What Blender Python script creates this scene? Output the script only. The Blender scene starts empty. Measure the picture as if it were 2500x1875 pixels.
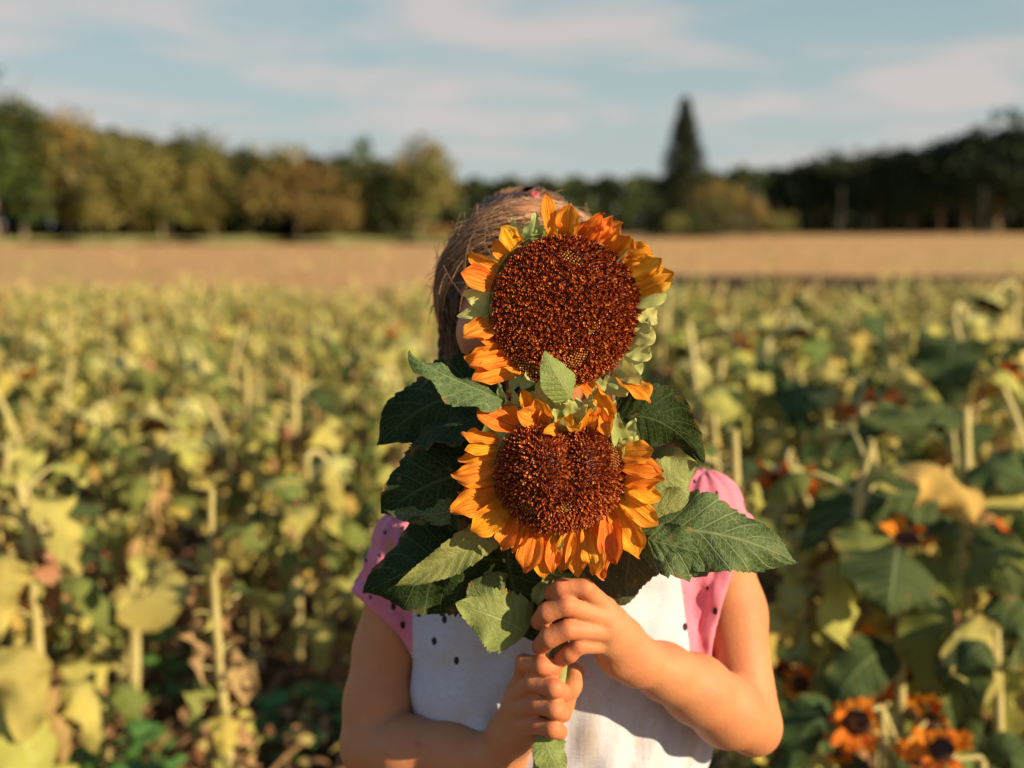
import bpy, math, random
import numpy as np
from mathutils import Vector, Matrix

random.seed(7); np.random.seed(7)
sc = bpy.context.scene
COL = sc.collection

# ------------------------------------------------------------------ camera
CAM_H = 1.2
PITCH = math.radians(7.93)
FPX = 40.0/36.0*2500.0
cam_d = bpy.data.cameras.new('camera'); cam_d.lens = 40; cam_d.sensor_width = 36
cam_d.clip_start = 0.05; cam_d.clip_end = 5000
cam_d.dof.use_dof = True; cam_d.dof.focus_distance = 0.865; cam_d.dof.aperture_fstop = 3.4
cam = bpy.data.objects.new('camera', cam_d); COL.objects.link(cam)
cam.location = (0, 0, CAM_H); cam.rotation_euler = (math.radians(90)-PITCH, 0, 0)
sc.camera = cam

# ------------------------------------------------------------------ light
SUN_AZ = math.radians(57)    # to the right of straight behind the camera
SUN_EL = math.radians(21)
sdir = Vector((math.sin(SUN_AZ)*math.cos(SUN_EL), -math.cos(SUN_AZ)*math.cos(SUN_EL), math.sin(SUN_EL)))
sun_d = bpy.data.lights.new('sun', 'SUN'); sun_d.energy = 5.0; sun_d.angle = math.radians(0.6)
sun_d.color = (1.0, 0.79, 0.52)
sun = bpy.data.objects.new('sun', sun_d); COL.objects.link(sun)
sun.rotation_euler = sdir.to_track_quat('Z', 'Y').to_euler(); sun.location = (6, -6, 8)

world = bpy.data.worlds.new('World'); sc.world = world; world.use_nodes = True
wn = world.node_tree; wn.nodes.clear()
def N(nt, t, **kw):
    n = nt.nodes.new(t)
    for k, v in kw.items(): setattr(n, k, v)
    return n
def math_n(nt, op, a, b=None, c=None, clamp=False):
    n = nt.nodes.new('ShaderNodeMath'); n.operation = op; n.use_clamp = clamp
    for i, v in enumerate((a, b, c)):
        if v is None: continue
        if isinstance(v, (int, float)): n.inputs[i].default_value = v
        else: nt.links.new(v, n.inputs[i])
    return n.outputs[0]
def ramp_n(nt, fac, stops):
    n = nt.nodes.new('ShaderNodeValToRGB'); el = n.color_ramp.elements
    while len(el) < len(stops): el.new(0.5)
    for e, (p, c) in zip(el, stops):
        e.position = p
        e.color = (c, c, c, 1) if isinstance(c, (int, float)) else (*c, 1)
    nt.links.new(fac, n.inputs[0]); return n.outputs[0]
def mix_n(nt, fac, a, b, blend='MIX'):
    n = nt.nodes.new('ShaderNodeMix'); n.data_type = 'RGBA'; n.blend_type = blend
    for i, v in ((0, fac), (6, a), (7, b)):
        if isinstance(v, (int, float)): n.inputs[i].default_value = v
        elif isinstance(v, tuple): n.inputs[i].default_value = (*v, 1)
        else: nt.links.new(v, n.inputs[i])
    return n.outputs[2]
def noise_n(nt, vec, scale, detail=4, rough=.55, dist=0.0):
    n = nt.nodes.new('ShaderNodeTexNoise'); n.inputs['Scale'].default_value = scale
    n.inputs['Detail'].default_value = detail; n.inputs['Roughness'].default_value = rough
    n.inputs['Distortion'].default_value = dist
    if vec is not None: nt.links.new(vec, n.inputs['Vector'])
    return n.outputs[0]

sky = N(wn, 'ShaderNodeTexSky', sky_type='NISHITA', sun_disc=False)
sky.sun_elevation = SUN_EL; sky.sun_rotation = math.pi - SUN_AZ
sky.air_density = 1.0; sky.dust_density = 2.0; sky.ozone_density = 2.0
tc = N(wn, 'ShaderNodeTexCoord')
sep = N(wn, 'ShaderNodeSeparateXYZ'); wn.links.new(tc.outputs['Generated'], sep.inputs[0])
zc = math_n(wn, 'MAXIMUM', sep.outputs[2], 0.0)
den = math_n(wn, 'ADD', zc, 0.10)
cx_ = math_n(wn, 'DIVIDE', sep.outputs[0], den); cy_ = math_n(wn, 'DIVIDE', sep.outputs[1], den)
comb = N(wn, 'ShaderNodeCombineXYZ'); wn.links.new(cx_, comb.inputs[0]); wn.links.new(cy_, comb.inputs[1])
comb.inputs[2].default_value = 3.7
cn = noise_n(wn, comb.outputs[0], 1.25, 7, .5, .35)
cmask = ramp_n(wn, cn, [(0.47, 0.0), (0.66, 0.7)])
fade = ramp_n(wn, zc, [(0.0, 0.55), (0.08, 0.85), (0.3, 1.0)])
cmask = math_n(wn, 'MULTIPLY', cmask, fade)
skyc = mix_n(wn, 0.55, sky.outputs[0], (2.3, 4.6, 4.7))
skyc = mix_n(wn, ramp_n(wn, zc, [(0.0, 0.78), (0.16, 0.35), (0.35, 0.0)]), skyc, (5.6, 5.75, 5.7))
skyc = mix_n(wn, cmask, skyc, (6.9, 5.7, 5.4))
skyc = mix_n(wn, ramp_n(wn, zc, [(0.24, 0.0), (0.5, 1.0)]), skyc, (.95, 2.0, 4.0))
bg = N(wn, 'ShaderNodeBackground'); bg.inputs[1].default_value = 0.07
wn.links.new(skyc, bg.inputs[0])
wo = N(wn, 'ShaderNodeOutputWorld'); wn.links.new(bg.outputs[0], wo.inputs[0])

sc.view_settings.view_transform = 'Standard'; sc.view_settings.look = 'None'
sc.view_settings.exposure = 0.6; sc.view_settings.gamma = 1.0
sc.render.engine = 'CYCLES'
sc.cycles.use_denoising = True
sc.cycles.max_bounces = 6; sc.cycles.transparent_max_bounces = 4
sc.render.film_transparent = False

# ------------------------------------------------------------------ pixel to world
CAMP = np.array([0, 0, CAM_H]); RT = np.array([1., 0, 0])
UPV = np.array([0, math.sin(PITCH), math.cos(PITCH)]); FW = np.array([0, math.cos(PITCH), -math.sin(PITCH)])
def P(x, y, Y):
    d = RT*((x-1250)/FPX) + UPV*((937.5-y)/FPX) + FW
    return CAMP + d*(Y/d[1])
def PF(x, y, Y): return P(x/.8848, y/.8848, Y)
def Z1(x, y, Y): return P(900+x/2.5918, 400+y/2.5918, Y)
def Z2(x, y, Y): return P(880+x/2.6976, 880+y/2.6976, Y)
def Z3(x, y, Y): return P(1150+x/2.765, 1375+y/2.765, Y)
def Z4(x, y, Y): return P(780+x/2.0109, 1050+y/2.0109, Y)
def Z5(x, y, Y): return P(1500+x/1.702, 900+y/1.702, Y)
def Z6(x, y, Y): return P(x/1.8956, 1000+y/1.8956, Y)

# ------------------------------------------------------------------ object helpers
def tag(o, label=None, cat=None, group=None, kind=None):
    if label: o['label'] = label
    if cat: o['category'] = cat
    if group: o['group'] = group
    if kind: o['kind'] = kind
    return o
def empty(name, loc):
    o = bpy.data.objects.new(name, None); COL.objects.link(o); o.location = Vector(loc)
    o.empty_display_size = .05
    return o
def make_mesh(name, V, F, mats, uv=None, col=None, smooth=True, mi=None, attrs=None):
    me = bpy.data.meshes.new(name)
    V = np.asarray(V, dtype=np.float64)
    if isinstance(F, np.ndarray): F = F.tolist()
    me.from_pydata(V.tolist(), [], F)
    for m in (mats if isinstance(mats, (list, tuple)) else [mats]): me.materials.append(m)
    nl = len(me.loops); li = np.empty(nl, np.int32); me.loops.foreach_get('vertex_index', li)
    if uv is not None:
        u = me.uv_layers.new(name='UVMap'); u.data.foreach_set('uv', np.asarray(uv, np.float32)[li].ravel())
    if col is not None:
        c = np.ones((len(V), 4), np.float32); c[:, :3] = col
        a = me.color_attributes.new('Col', 'FLOAT_COLOR', 'POINT'); a.data.foreach_set('color', c.ravel())
    for k, v in (attrs or {}).items():
        a = me.attributes.new(k, 'FLOAT', 'POINT'); a.data.foreach_set('value', np.asarray(v, np.float32))
    if smooth: me.polygons.foreach_set('use_smooth', np.ones(len(me.polygons), bool))
    if mi is not None: me.polygons.foreach_set('material_index', np.asarray(mi, np.int32))
    me.update(); return me
def link_obj(name, me, parent=None):
    o = bpy.data.objects.new(name, me); COL.objects.link(o)
    if parent is not None: o.parent = parent
    return o
def world_obj(name, V, F, mats, parent=None, base=None, **kw):
    """verts in world space; stored relative to the object's own origin"""
    V = np.asarray(V, float)
    pb = np.array(parent_world(parent)) if parent is not None else np.zeros(3)
    org = np.array(base) if base is not None else (V[0] if parent is not None else np.zeros(3))
    me = make_mesh(name, V-org, F, mats, **kw)
    o = link_obj(name, me, parent); o.location = Vector(org-pb)
    return o
def parent_world(o):
    p = Vector((0, 0, 0))
    while o is not None:
        p = p + o.location; o = o.parent
    return p

class MB:
    """mesh accumulator"""
    def __init__(s): s.V=[]; s.F=[]; s.U=[]; s.C=[]; s.M=[]; s.n=0
    def add(s, V, F, uv=None, col=None, mi=0):
        V = np.asarray(V, float); F = np.asarray(F, int)
        s.V.append(V); s.F += (F+s.n).tolist(); s.M += [mi]*len(F)
        s.U.append(np.zeros((len(V), 2)) if uv is None else np.asarray(uv, float))
        s.C.append(np.ones((len(V), 3))*(1.0 if col is None else np.asarray(col)))
        s.n += len(V)
    def arrays(s): return np.vstack(s.V), s.F, np.vstack(s.U), np.vstack(s.C), s.M
    def mesh(s, name, mats, smooth=True):
        V, F, U, C, M = s.arrays()
        return make_mesh(name, V, F, mats, uv=U, col=C, mi=M, smooth=smooth)
    def world(s, name, mats, parent=None, base=None, smooth=True):
        V, F, U, C, M = s.arrays()
        return world_obj(name, V, F, mats, parent, base, uv=U, col=C, mi=M, smooth=smooth)

def tube(pts, rad, n=8, cap=True):
    pts = np.asarray(pts, float); k = len(pts)
    rad = np.full(k, rad) if np.isscalar(rad) else np.asarray(rad, float)
    t = np.gradient(pts, axis=0); t /= np.linalg.norm(t, axis=1)[:, None]+1e-9
    ref = np.array([0.3, 1, .1]) if abs(t[0, 1]) < .9 else np.array([1, 0, 0.])
    a = np.cross(t[0], ref); a /= np.linalg.norm(a)
    V = []; ang = np.linspace(0, 2*np.pi, n, endpoint=False)
    for i in range(k):
        a = a - t[i]*np.dot(a, t[i]); a /= np.linalg.norm(a)+1e-9
        b = np.cross(t[i], a)
        V.append(pts[i] + rad[i]*(np.cos(ang)[:, None]*a + np.sin(ang)[:, None]*b))
    V = np.vstack(V)
    i, j = np.meshgrid(np.arange(k-1), np.arange(n), indexing='ij'); j2 = (j+1) % n
    F = np.stack([i*n+j, i*n+j2, (i+1)*n+j2, (i+1)*n+j], -1).reshape(-1, 4).tolist()
    U = np.stack([np.repeat(np.linspace(0, 1, k), n), np.tile(ang/6.283, k)], 1)
    return V, F, U
def bez(pts, n):
    pts = [np.asarray(p, float) for p in pts]; t = np.linspace(0, 1, n)[:, None]
    if len(pts) == 2: return pts[0]*(1-t)+pts[1]*t
    if len(pts) == 3: return pts[0]*(1-t)**2+2*pts[1]*t*(1-t)+pts[2]*t*t
    return pts[0]*(1-t)**3+3*pts[1]*t*(1-t)**2+3*pts[2]*t*t*(1-t)+pts[3]*t**3
def unit(v): v = np.asarray(v, float); return v/(np.linalg.norm(v)+1e-12)

def blade(ctrl, width, n0, n1=None, nu=26, nv=8, prof='leaf', fold=.3, cup=0., wave=.0, serr=0.0, ridge=0., seed=0, twist=0., crinkle=0.):
    """leaf / petal sheet along a bezier midrib. n0,n1: facing normals at base and tip"""
    rs = np.random.RandomState(abs(int(seed)))
    M = bez(ctrl, nu); T = np.gradient(M, axis=0); T /= np.linalg.norm(T, axis=1)[:, None]+1e-12
    L = np.linalg.norm(np.diff(M, axis=0), axis=1).sum()
    u = np.linspace(0, 1, nu)
    n0 = np.asarray(n0, float); n1 = n0 if n1 is None else np.asarray(n1, float)
    if prof == 'leaf':
        w = np.clip(u, 0, 1)**.42*(1-u)**.85; w /= w.max(); w[0] = max(w[0], .04)
    elif prof == 'heart':
        w = (np.clip(u+.02, 0, 1)**.3)*(1-u)**.7; w /= w.max()
    elif prof == 'petal':
        w = (.42+.58*np.sin(np.pi*np.clip(u*.92, 0, 1))**.8)*np.clip((1-u)/.32, 0, 1)**.7; w /= w.max()
    elif prof == 'lance':
        w = (u+.25)**.5*(1-u)**.8; w /= w.max()
    w = w*width*.5
    v = np.linspace(-1, 1, nv+1)
    ph = rs.rand(6)*6.28
    V = np.zeros((nu, nv+1, 3)); UV = np.zeros((nu, nv+1, 2))
    for i in range(nu):
        nn = n0*(1-u[i])+n1*u[i]; nn = nn-T[i]*np.dot(nn, T[i]); nn = unit(nn)
        if twist:
            a = twist*u[i]**1.5; s0 = np.cross(T[i], nn); nn = nn*math.cos(a)+s0*math.sin(a)
        s = unit(np.cross(T[i], nn))
        ws = np.full(nv+1, w[i])
        if serr:
            sw = u[i]*15+1.3*math.sin(u[i]*7+ph[0])+ph[4]; e = serr*.6*((sw % 1.0)-.5)*(.5+math.sin(u[i]*23+ph[5])**2)
            ws = ws*(1+e*np.abs(v)**6) * (1+.07*np.sin(u[i]*9+ph[1])*np.sign(v)*np.abs(v))
        off = -np.abs(v)*w[i]*math.sin(fold)
        x = v*ws*math.cos(fold)
        if cup: off = off + cup*w[i]*(v*v)
        if wave: off = off + wave*L*.1*np.abs(v)**2*np.sin(u[i]*15+ph[2]+np.sign(v)*ph[3])*min(1, 4*u[i])
        if ridge: off = off + ridge*w[i]*np.cos(v*3.14*2.6)*min(1, (1-u[i])*3)
        if crinkle:
            off = off + crinkle*L*(np.sin((u[i]*9-np.abs(v)*1.8)*6.28)*np.sqrt(np.abs(v))*(1-np.abs(v)*.5))
        V[i] = M[i]+s[None, :]*x[:, None]+nn[None, :]*off[:, None]
        UV[i, :, 0] = u[i]; UV[i, :, 1] = v*.5+.5
    m = nv+1
    a, b = np.meshgrid(np.arange(nu-1), np.arange(nv), indexing='ij')
    F = np.stack([a*m+b, a*m+b+1, (a+1)*m+b+1, (a+1)*m+b], -1).reshape(-1, 4)
    return V.reshape(-1, 3), F, UV.reshape(-1, 2)

# ------------------------------------------------------------------ materials
def new_mat(name):
    m = bpy.data.materials.new(name); m.use_nodes = True; nt = m.node_tree
    return m, nt, nt.nodes['Principled BSDF'], nt.nodes['Material Output']
def tex_obj(nt): return N(nt, 'ShaderNodeTexCoord').outputs['Object']
def bump(nt, h, strength, dist, bs):
    b = N(nt, 'ShaderNodeBump'); b.inputs['Strength'].default_value = strength; b.inputs['Distance'].default_value = dist
    nt.links.new(h, b.inputs['Height']); nt.links.new(b.outputs[0], bs.inputs['Normal']); return b
def simple_mat(name, c1, c2, scale=20, rough=.7, bs_=0.3, bd=.002, spec=.3, detail=5):
    m, nt, bs, out = new_mat(name); v = tex_obj(nt)
    f = noise_n(nt, v, scale, detail, .6)
    nt.links.new(mix_n(nt, ramp_n(nt, f, [(.35, 0.), (.65, 1.)]), c1, c2), bs.inputs['Base Color'])
    bs.inputs['Roughness'].default_value = rough; bs.inputs['Specular IOR Level'].default_value = spec
    if bs_: bump(nt, f, bs_, bd, bs)
    return m

def leaf_mat(name, top, under, vein, trans=.25, veins=True, rough=.5, vary=.25, nscale=30, spots=None, spec=.35):
    m, nt, bs, out = new_mat(name)
    tcn = N(nt, 'ShaderNodeTexCoord'); uv = N(nt, 'ShaderNodeSeparateXYZ'); nt.links.new(tcn.outputs['UV'], uv.inputs[0])
    oi = N(nt, 'ShaderNodeObjectInfo')
    geo = N(nt, 'ShaderNodeNewGeometry')
    ns = noise_n(nt, tcn.outputs['Object'], nscale, 5, .6)
    c = mix_n(nt, geo.outputs['Backfacing'], top, under)
    hsv = N(nt, 'ShaderNodeHueSaturation'); nt.links.new(c, hsv.inputs['Color'])
    nt.links.new(math_n(nt, 'MULTIPLY_ADD', oi.outputs['Random'], .05, .475), hsv.inputs['Hue'])
    val = math_n(nt, 'MULTIPLY_ADD', ns, vary*3, 1-vary*1.5)
    nt.links.new(val, hsv.inputs['Value']); c = hsv.outputs[0]
    h = ns
    if veins:
        av = math_n(nt, 'ABSOLUTE', math_n(nt, 'MULTIPLY_ADD', uv.outputs[1], 2.0, -1.0))
        k = math_n(nt, 'SUBTRACT', math_n(nt, 'MULTIPLY', uv.outputs[0], 8.0), math_n(nt, 'MULTIPLY', math_n(nt, 'POWER', av, .8), 2.0))
        w = math_n(nt, 'ADD', k, math_n(nt, 'MULTIPLY', ns, .35))
        fr = math_n(nt, 'ABSOLUTE', math_n(nt, 'SUBTRACT', math_n(nt, 'FRACT', w), .5))
        line = ramp_n(nt, fr, [(0.0, 1.0), (0.07, 0.0)])
        mid = ramp_n(nt, av, [(0.0, 1.0), (0.05, 0.0)])
        vm = math_n(nt, 'MAXIMUM', line, mid)
        # fine net
        vo = N(nt, 'ShaderNodeTexVoronoi', feature='DISTANCE_TO_EDGE'); vo.inputs['Scale'].default_value = 260
        nt.links.new(tcn.outputs['Object'], vo.inputs['Vector'])
        net = ramp_n(nt, vo.outputs[0], [(0.0, .5), (0.12, 0.0)])
        vm2 = math_n(nt, 'MAXIMUM', vm, net)
        c = mix_n(nt, math_n(nt, 'MULTIPLY', vm2, .7), c, vein)
        h = math_n(nt, 'SUBTRACT', math_n(nt, 'MULTIPLY', ns, .8), math_n(nt, 'MULTIPLY', vm2, .7))
        n_e = noise_n(nt, tcn.outputs['Object'], 45, 3, .6)
        ed = math_n(nt, 'MULTIPLY', ramp_n(nt, av, [(.80, 0.), (.98, 1.)]), ramp_n(nt, n_e, [(.5, 0.), (.6, .8)]))
        bl = ramp_n(nt, noise_n(nt, tcn.outputs['Object'], 85, 2, .5), [(.68, 0.), (.72, .6)])
        c = mix_n(nt, math_n(nt, 'MAXIMUM', ed, bl), c, (.24, .13, .045))
    if spots:
        sp = noise_n(nt, tcn.outputs['Object'], 55, 3, .6)
        c = mix_n(nt, ramp_n(nt, sp, [(spots[0], 0.), (spots[0]+.04, 1.)]), c, spots[1])
    nt.links.new(c, bs.inputs['Base Color'])
    bs.inputs['Roughness'].default_value = rough; bs.inputs['Specular IOR Level'].default_value = spec
    bn = bump(nt, h, .6, .0012, bs)
    tr = N(nt, 'ShaderNodeBsdfTranslucent'); nt.links.new(c, tr.inputs[0])
    ms = N(nt, 'ShaderNodeMixShader'); ms.inputs[0].default_value = trans
    nt.links.new(bs.outputs[0], ms.inputs[1]); nt.links.new(tr.outputs[0], ms.inputs[2])
    nt.links.new(ms.outputs[0], out.inputs[0])
    return m

def petal_mat(name, a, b, tipc, trans=.3):
    m, nt, bs, out = new_mat(name)
    tcn = N(nt, 'ShaderNodeTexCoord'); uv = N(nt, 'ShaderNodeSeparateXYZ'); nt.links.new(tcn.outputs['UV'], uv.inputs[0])
    oi = N(nt, 'ShaderNodeObjectInfo')
    cmb = N(nt, 'ShaderNodeCombineXYZ')
    nt.links.new(math_n(nt, 'MULTIPLY', uv.outputs[0], 1.2), cmb.inputs[0])
    nt.links.new(math_n(nt, 'MULTIPLY', uv.outputs[1], 12.0), cmb.inputs[1])
    nt.links.new(math_n(nt, 'MULTIPLY', oi.outputs['Random'], 30.0), cmb.inputs[2])
    st = noise_n(nt, cmb.outputs[0], 1.0, 4, .6)
    c = mix_n(nt, ramp_n(nt, st, [(.36, 0.), (.62, 1.)]), tuple(q*w for q, w in zip(a, (.93, .70, .6))), b)
    c = mix_n(nt, ramp_n(nt, uv.outputs[0], [(.78, 0.), (1., .75)]), c, tipc)
    r2 = math_n(nt, 'MULTIPLY_ADD', oi.outputs['Random'], .035, .482)
    hsv = N(nt, 'ShaderNodeHueSaturation'); nt.links.new(c, hsv.inputs['Color']); nt.links.new(r2, hsv.inputs['Hue']); c = hsv.outputs[0]
    nt.links.new(c, bs.inputs['Base Color']); bs.inputs['Roughness'].default_value = .55; bs.inputs['Specular IOR Level'].default_value = .25
    bump(nt, st, 1.0, .0022, bs)
    tr = N(nt, 'ShaderNodeBsdfTranslucent'); nt.links.new(c, tr.inputs[0])
    ms = N(nt, 'ShaderNodeMixShader'); ms.inputs[0].default_value = trans
    nt.links.new(bs.outputs[0], ms.inputs[1]); nt.links.new(tr.outputs[0], ms.inputs[2]); nt.links.new(ms.outputs[0], out.inputs[0])
    return m
def vcol_mat(name, rough=.6, spec=.3, nscale=0, bstr=.3, bdist=.001, var=.3):
    m, nt, bs, out = new_mat(name)
    at = N(nt, 'ShaderNodeAttribute', attribute_name='Col'); c = at.outputs['Color']
    if nscale:
        ns = noise_n(nt, tex_obj(nt), nscale, 5, .6)
        c = mix_n(nt, 1.0, c, ramp_n(nt, ns, [(.3, 1-var), (.7, 1.0)]), 'MULTIPLY'); bump(nt, ns, bstr, bdist, bs)
    nt.links.new(c, bs.inputs['Base Color']); bs.inputs['Roughness'].default_value = rough; bs.inputs['Specular IOR Level'].default_value = spec
    return m

M = {}
M['leaf_dark'] = leaf_mat('dark_leaf', (.016, .033, .006), (.045, .072, .022), (.09, .13, .045), .08, rough=.6, spec=.1)
M['leaf_mid'] = leaf_mat('mid_leaf', (.07, .115, .032), (.13, .17, .07), (.32, .37, .18), .15, rough=.55, spec=.2)
M['leaf_light'] = leaf_mat('light_leaf', (.25, .30, .075), (.28, .32, .10), (.42, .46, .2), .28, rough=.55)
M['leaf_rust'] = leaf_mat('rusty_leaf', (.045, .055, .018), (.10, .12, .04), (.14, .14, .06), .2, rough=.6, spots=(.62, (.38, .13, .03)))
M['bract'] = leaf_mat('bract_green', (.50, .54, .18), (.46, .50, .17), (.5, .55, .24), .35, veins=False, rough=.55, nscale=60)
M['petal'] = petal_mat('orange_petal', (.92, .31, .014), (.98, .45, .04), (.76, .22, .03))
M['petal_red'] = petal_mat('deep_orange_petal', (.90, .28, .014), (.96, .38, .025), (.72, .19, .03))
M['floret'] = vcol_mat('disc_floret', .5, .3)
M['stem'] = simple_mat('green_stem', (.22, .27, .08), (.34, .36, .13), 60, .6, .4, .001)
# field
F_LEAF = [leaf_mat('field_leaf_pale', (.47, .43, .10), (.53, .47, .14), (.46, .46, .22), .25, nscale=12, vary=.5, rough=.75, spec=.08),
          leaf_mat('field_leaf_yellow', (.56, .43, .09), (.56, .45, .13), (.5, .45, .2), .25, nscale=12, vary=.5, rough=.75, spec=.08),
          leaf_mat('field_leaf_green', (.15, .19, .035), (.28, .29, .075), (.25, .3, .15), .22, nscale=12, vary=.5, rough=.7, spec=.08),
          leaf_mat('field_leaf_deep', (.030, .058, .011), (.08, .11, .03), (.25, .3, .15), .15, nscale=12, vary=.5, rough=.7, spec=.08)]
M['f_stem'] = simple_mat('dry_stalk', (.40, .34, .12), (.52, .45, .19), 14, .7, .3, .002)
M['f_dry'] = leaf_mat('dry_leaf', (.42, .25, .11), (.45, .29, .14), (.5, .35, .18), .25, veins=False, nscale=20, vary=.35, rough=.8)
M['f_disc'] = simple_mat('dark_seed_disc', (.03, .012, .006), (.09, .03, .012), 150, .7, .5, .002)
M['f_bud'] = simple_mat('green_bud', (.33, .34, .10), (.46, .42, .15), 40, .6, .4, .002)
M['f_petal'] = petal_mat('field_petal', (.90, .20, .010), (.96, .34, .02), (.75, .20, .04))

# skin
def skin_material():
    m, nt, bs, out = new_mat('skin'); v = tex_obj(nt)
    at = N(nt, 'ShaderNodeAttribute', attribute_name='Col')
    n1 = noise_n(nt, v, 38, 5, .65); n2 = noise_n(nt, v, 700, 3, .6)
    c = mix_n(nt, ramp_n(nt, n1, [(.38, 0.), (.66, .6)]), (.56, .245, .105), (.56, .18, .08))
    c = mix_n(nt, 1.0, c, at.outputs['Color'], 'MULTIPLY')
    nt.links.new(c, bs.inputs['Base Color'])
    bs.inputs['Roughness'].default_value = .56; bs.inputs['Specular IOR Level'].default_value = .33
    bs.inputs['Subsurface Weight'].default_value = .10; bs.inputs['Subsurface Radius'].default_value = (1, .35, .18)
    bs.inputs['Subsurface Scale'].default_value = .006
    bump(nt, math_n(nt, 'ADD', n2, math_n(nt, 'MULTIPLY', noise_n(nt, v, 230, 4, .7), 1.6)), .45, .0007, bs)
    return m
M['skin'] = skin_material()
def shirt_material():
    m, nt, bs, out = new_mat('shirt_cloth'); v = tex_obj(nt)
    pan = N(nt, 'ShaderNodeAttribute', attribute_name='panel'); dot = N(nt, 'ShaderNodeAttribute', attribute_name='dots')
    st = N(nt, 'ShaderNodeAttribute', attribute_name='tan_streaks')
    mp = N(nt, 'ShaderNodeMapping'); mp.inputs['Scale'].default_value = (1, 1, .16); nt.links.new(v, mp.inputs[0])
    sn = noise_n(nt, mp.outputs[0], 38, 4, .55, .5)
    white = mix_n(nt, math_n(nt, 'MULTIPLY', ramp_n(nt, sn, [(.56, 0.), (.72, .7)]), st.outputs['Fac']), (.60, .60, .67), (.50, .38, .23))
    pn = noise_n(nt, v, 30, 4, .6)
    pink = mix_n(nt, ramp_n(nt, pn, [(.3, 0.), (.75, 1.)]), (.78, .25, .31), (.72, .20, .31))
    c = mix_n(nt, ramp_n(nt, pan.outputs['Fac'], [(.497, 0.), (.503, 1.)]), pink, white)
    seam = ramp_n(nt, math_n(nt, 'ABSOLUTE', math_n(nt, 'SUBTRACT', pan.outputs['Fac'], .5)), [(0.0, 1.0), (.02, 0.)])
    c = mix_n(nt, math_n(nt, 'MULTIPLY', seam, .35), c, (.55, .30, .30))
    c = mix_n(nt, ramp_n(nt, dot.outputs['Fac'], [(.47, 1.), (.53, 0.)]), c, (.03, .022, .03))
    mp2 = N(nt, 'ShaderNodeMapping'); mp2.inputs['Scale'].default_value = (.12, .12, 1); nt.links.new(v, mp2.inputs[0])
    sl1 = noise_n(nt, mp2.outputs[0], 900, 3, .6); sl2 = noise_n(nt, mp.outputs[0], 1300, 2, .6)
    wv_ = math_n(nt, 'ADD', sl1, sl2); c = mix_n(nt, 1.0, c, ramp_n(nt, math_n(nt, 'MULTIPLY', wv_, .5), [(.35, .80), (.62, 1.)]), 'MULTIPLY')
    nt.links.new(c, bs.inputs['Base Color'])
    bs.inputs['Roughness'].default_value = .9; bs.inputs['Specular IOR Level'].default_value = .1
    bs.inputs['Sheen Weight'].default_value = .15
    wv = N(nt, 'ShaderNodeTexWave', wave_type='BANDS'); wv.bands_direction = 'Z'; wv.inputs['Scale'].default_value = 260
    wv.inputs['Distortion'].default_value = 3.0; wv.inputs['Detail'].default_value = 3
    nt.links.new(v, wv.inputs[0])
    fn = noise_n(nt, mp.outputs[0], 55, 4, .6)
    h = math_n(nt, 'ADD', math_n(nt, 'MULTIPLY', wv_, .15), fn)
    bump(nt, h, .5, .003, bs)
    return m
M['shirt'] = shirt_material()
M['shorts'] = simple_mat('blue_denim', (.06, .09, .16), (.09, .13, .21), 60, .9, .3, .002)
def hair_material():
    m, nt, bs, out = new_mat('brown_hair')
    at = N(nt, 'ShaderNodeAttribute', attribute_name='Col')
    nt.links.new(at.outputs['Color'], bs.inputs['Base Color'])
    bs.inputs['Roughness'].default_value = .5; bs.inputs['Specular IOR Level'].default_value = .2
    return m
M['hair'] = hair_material()
M['tie'] = simple_mat('pink_elastic', (.65, .08, .12), (.75, .12, .16), 80, .7)

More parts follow.
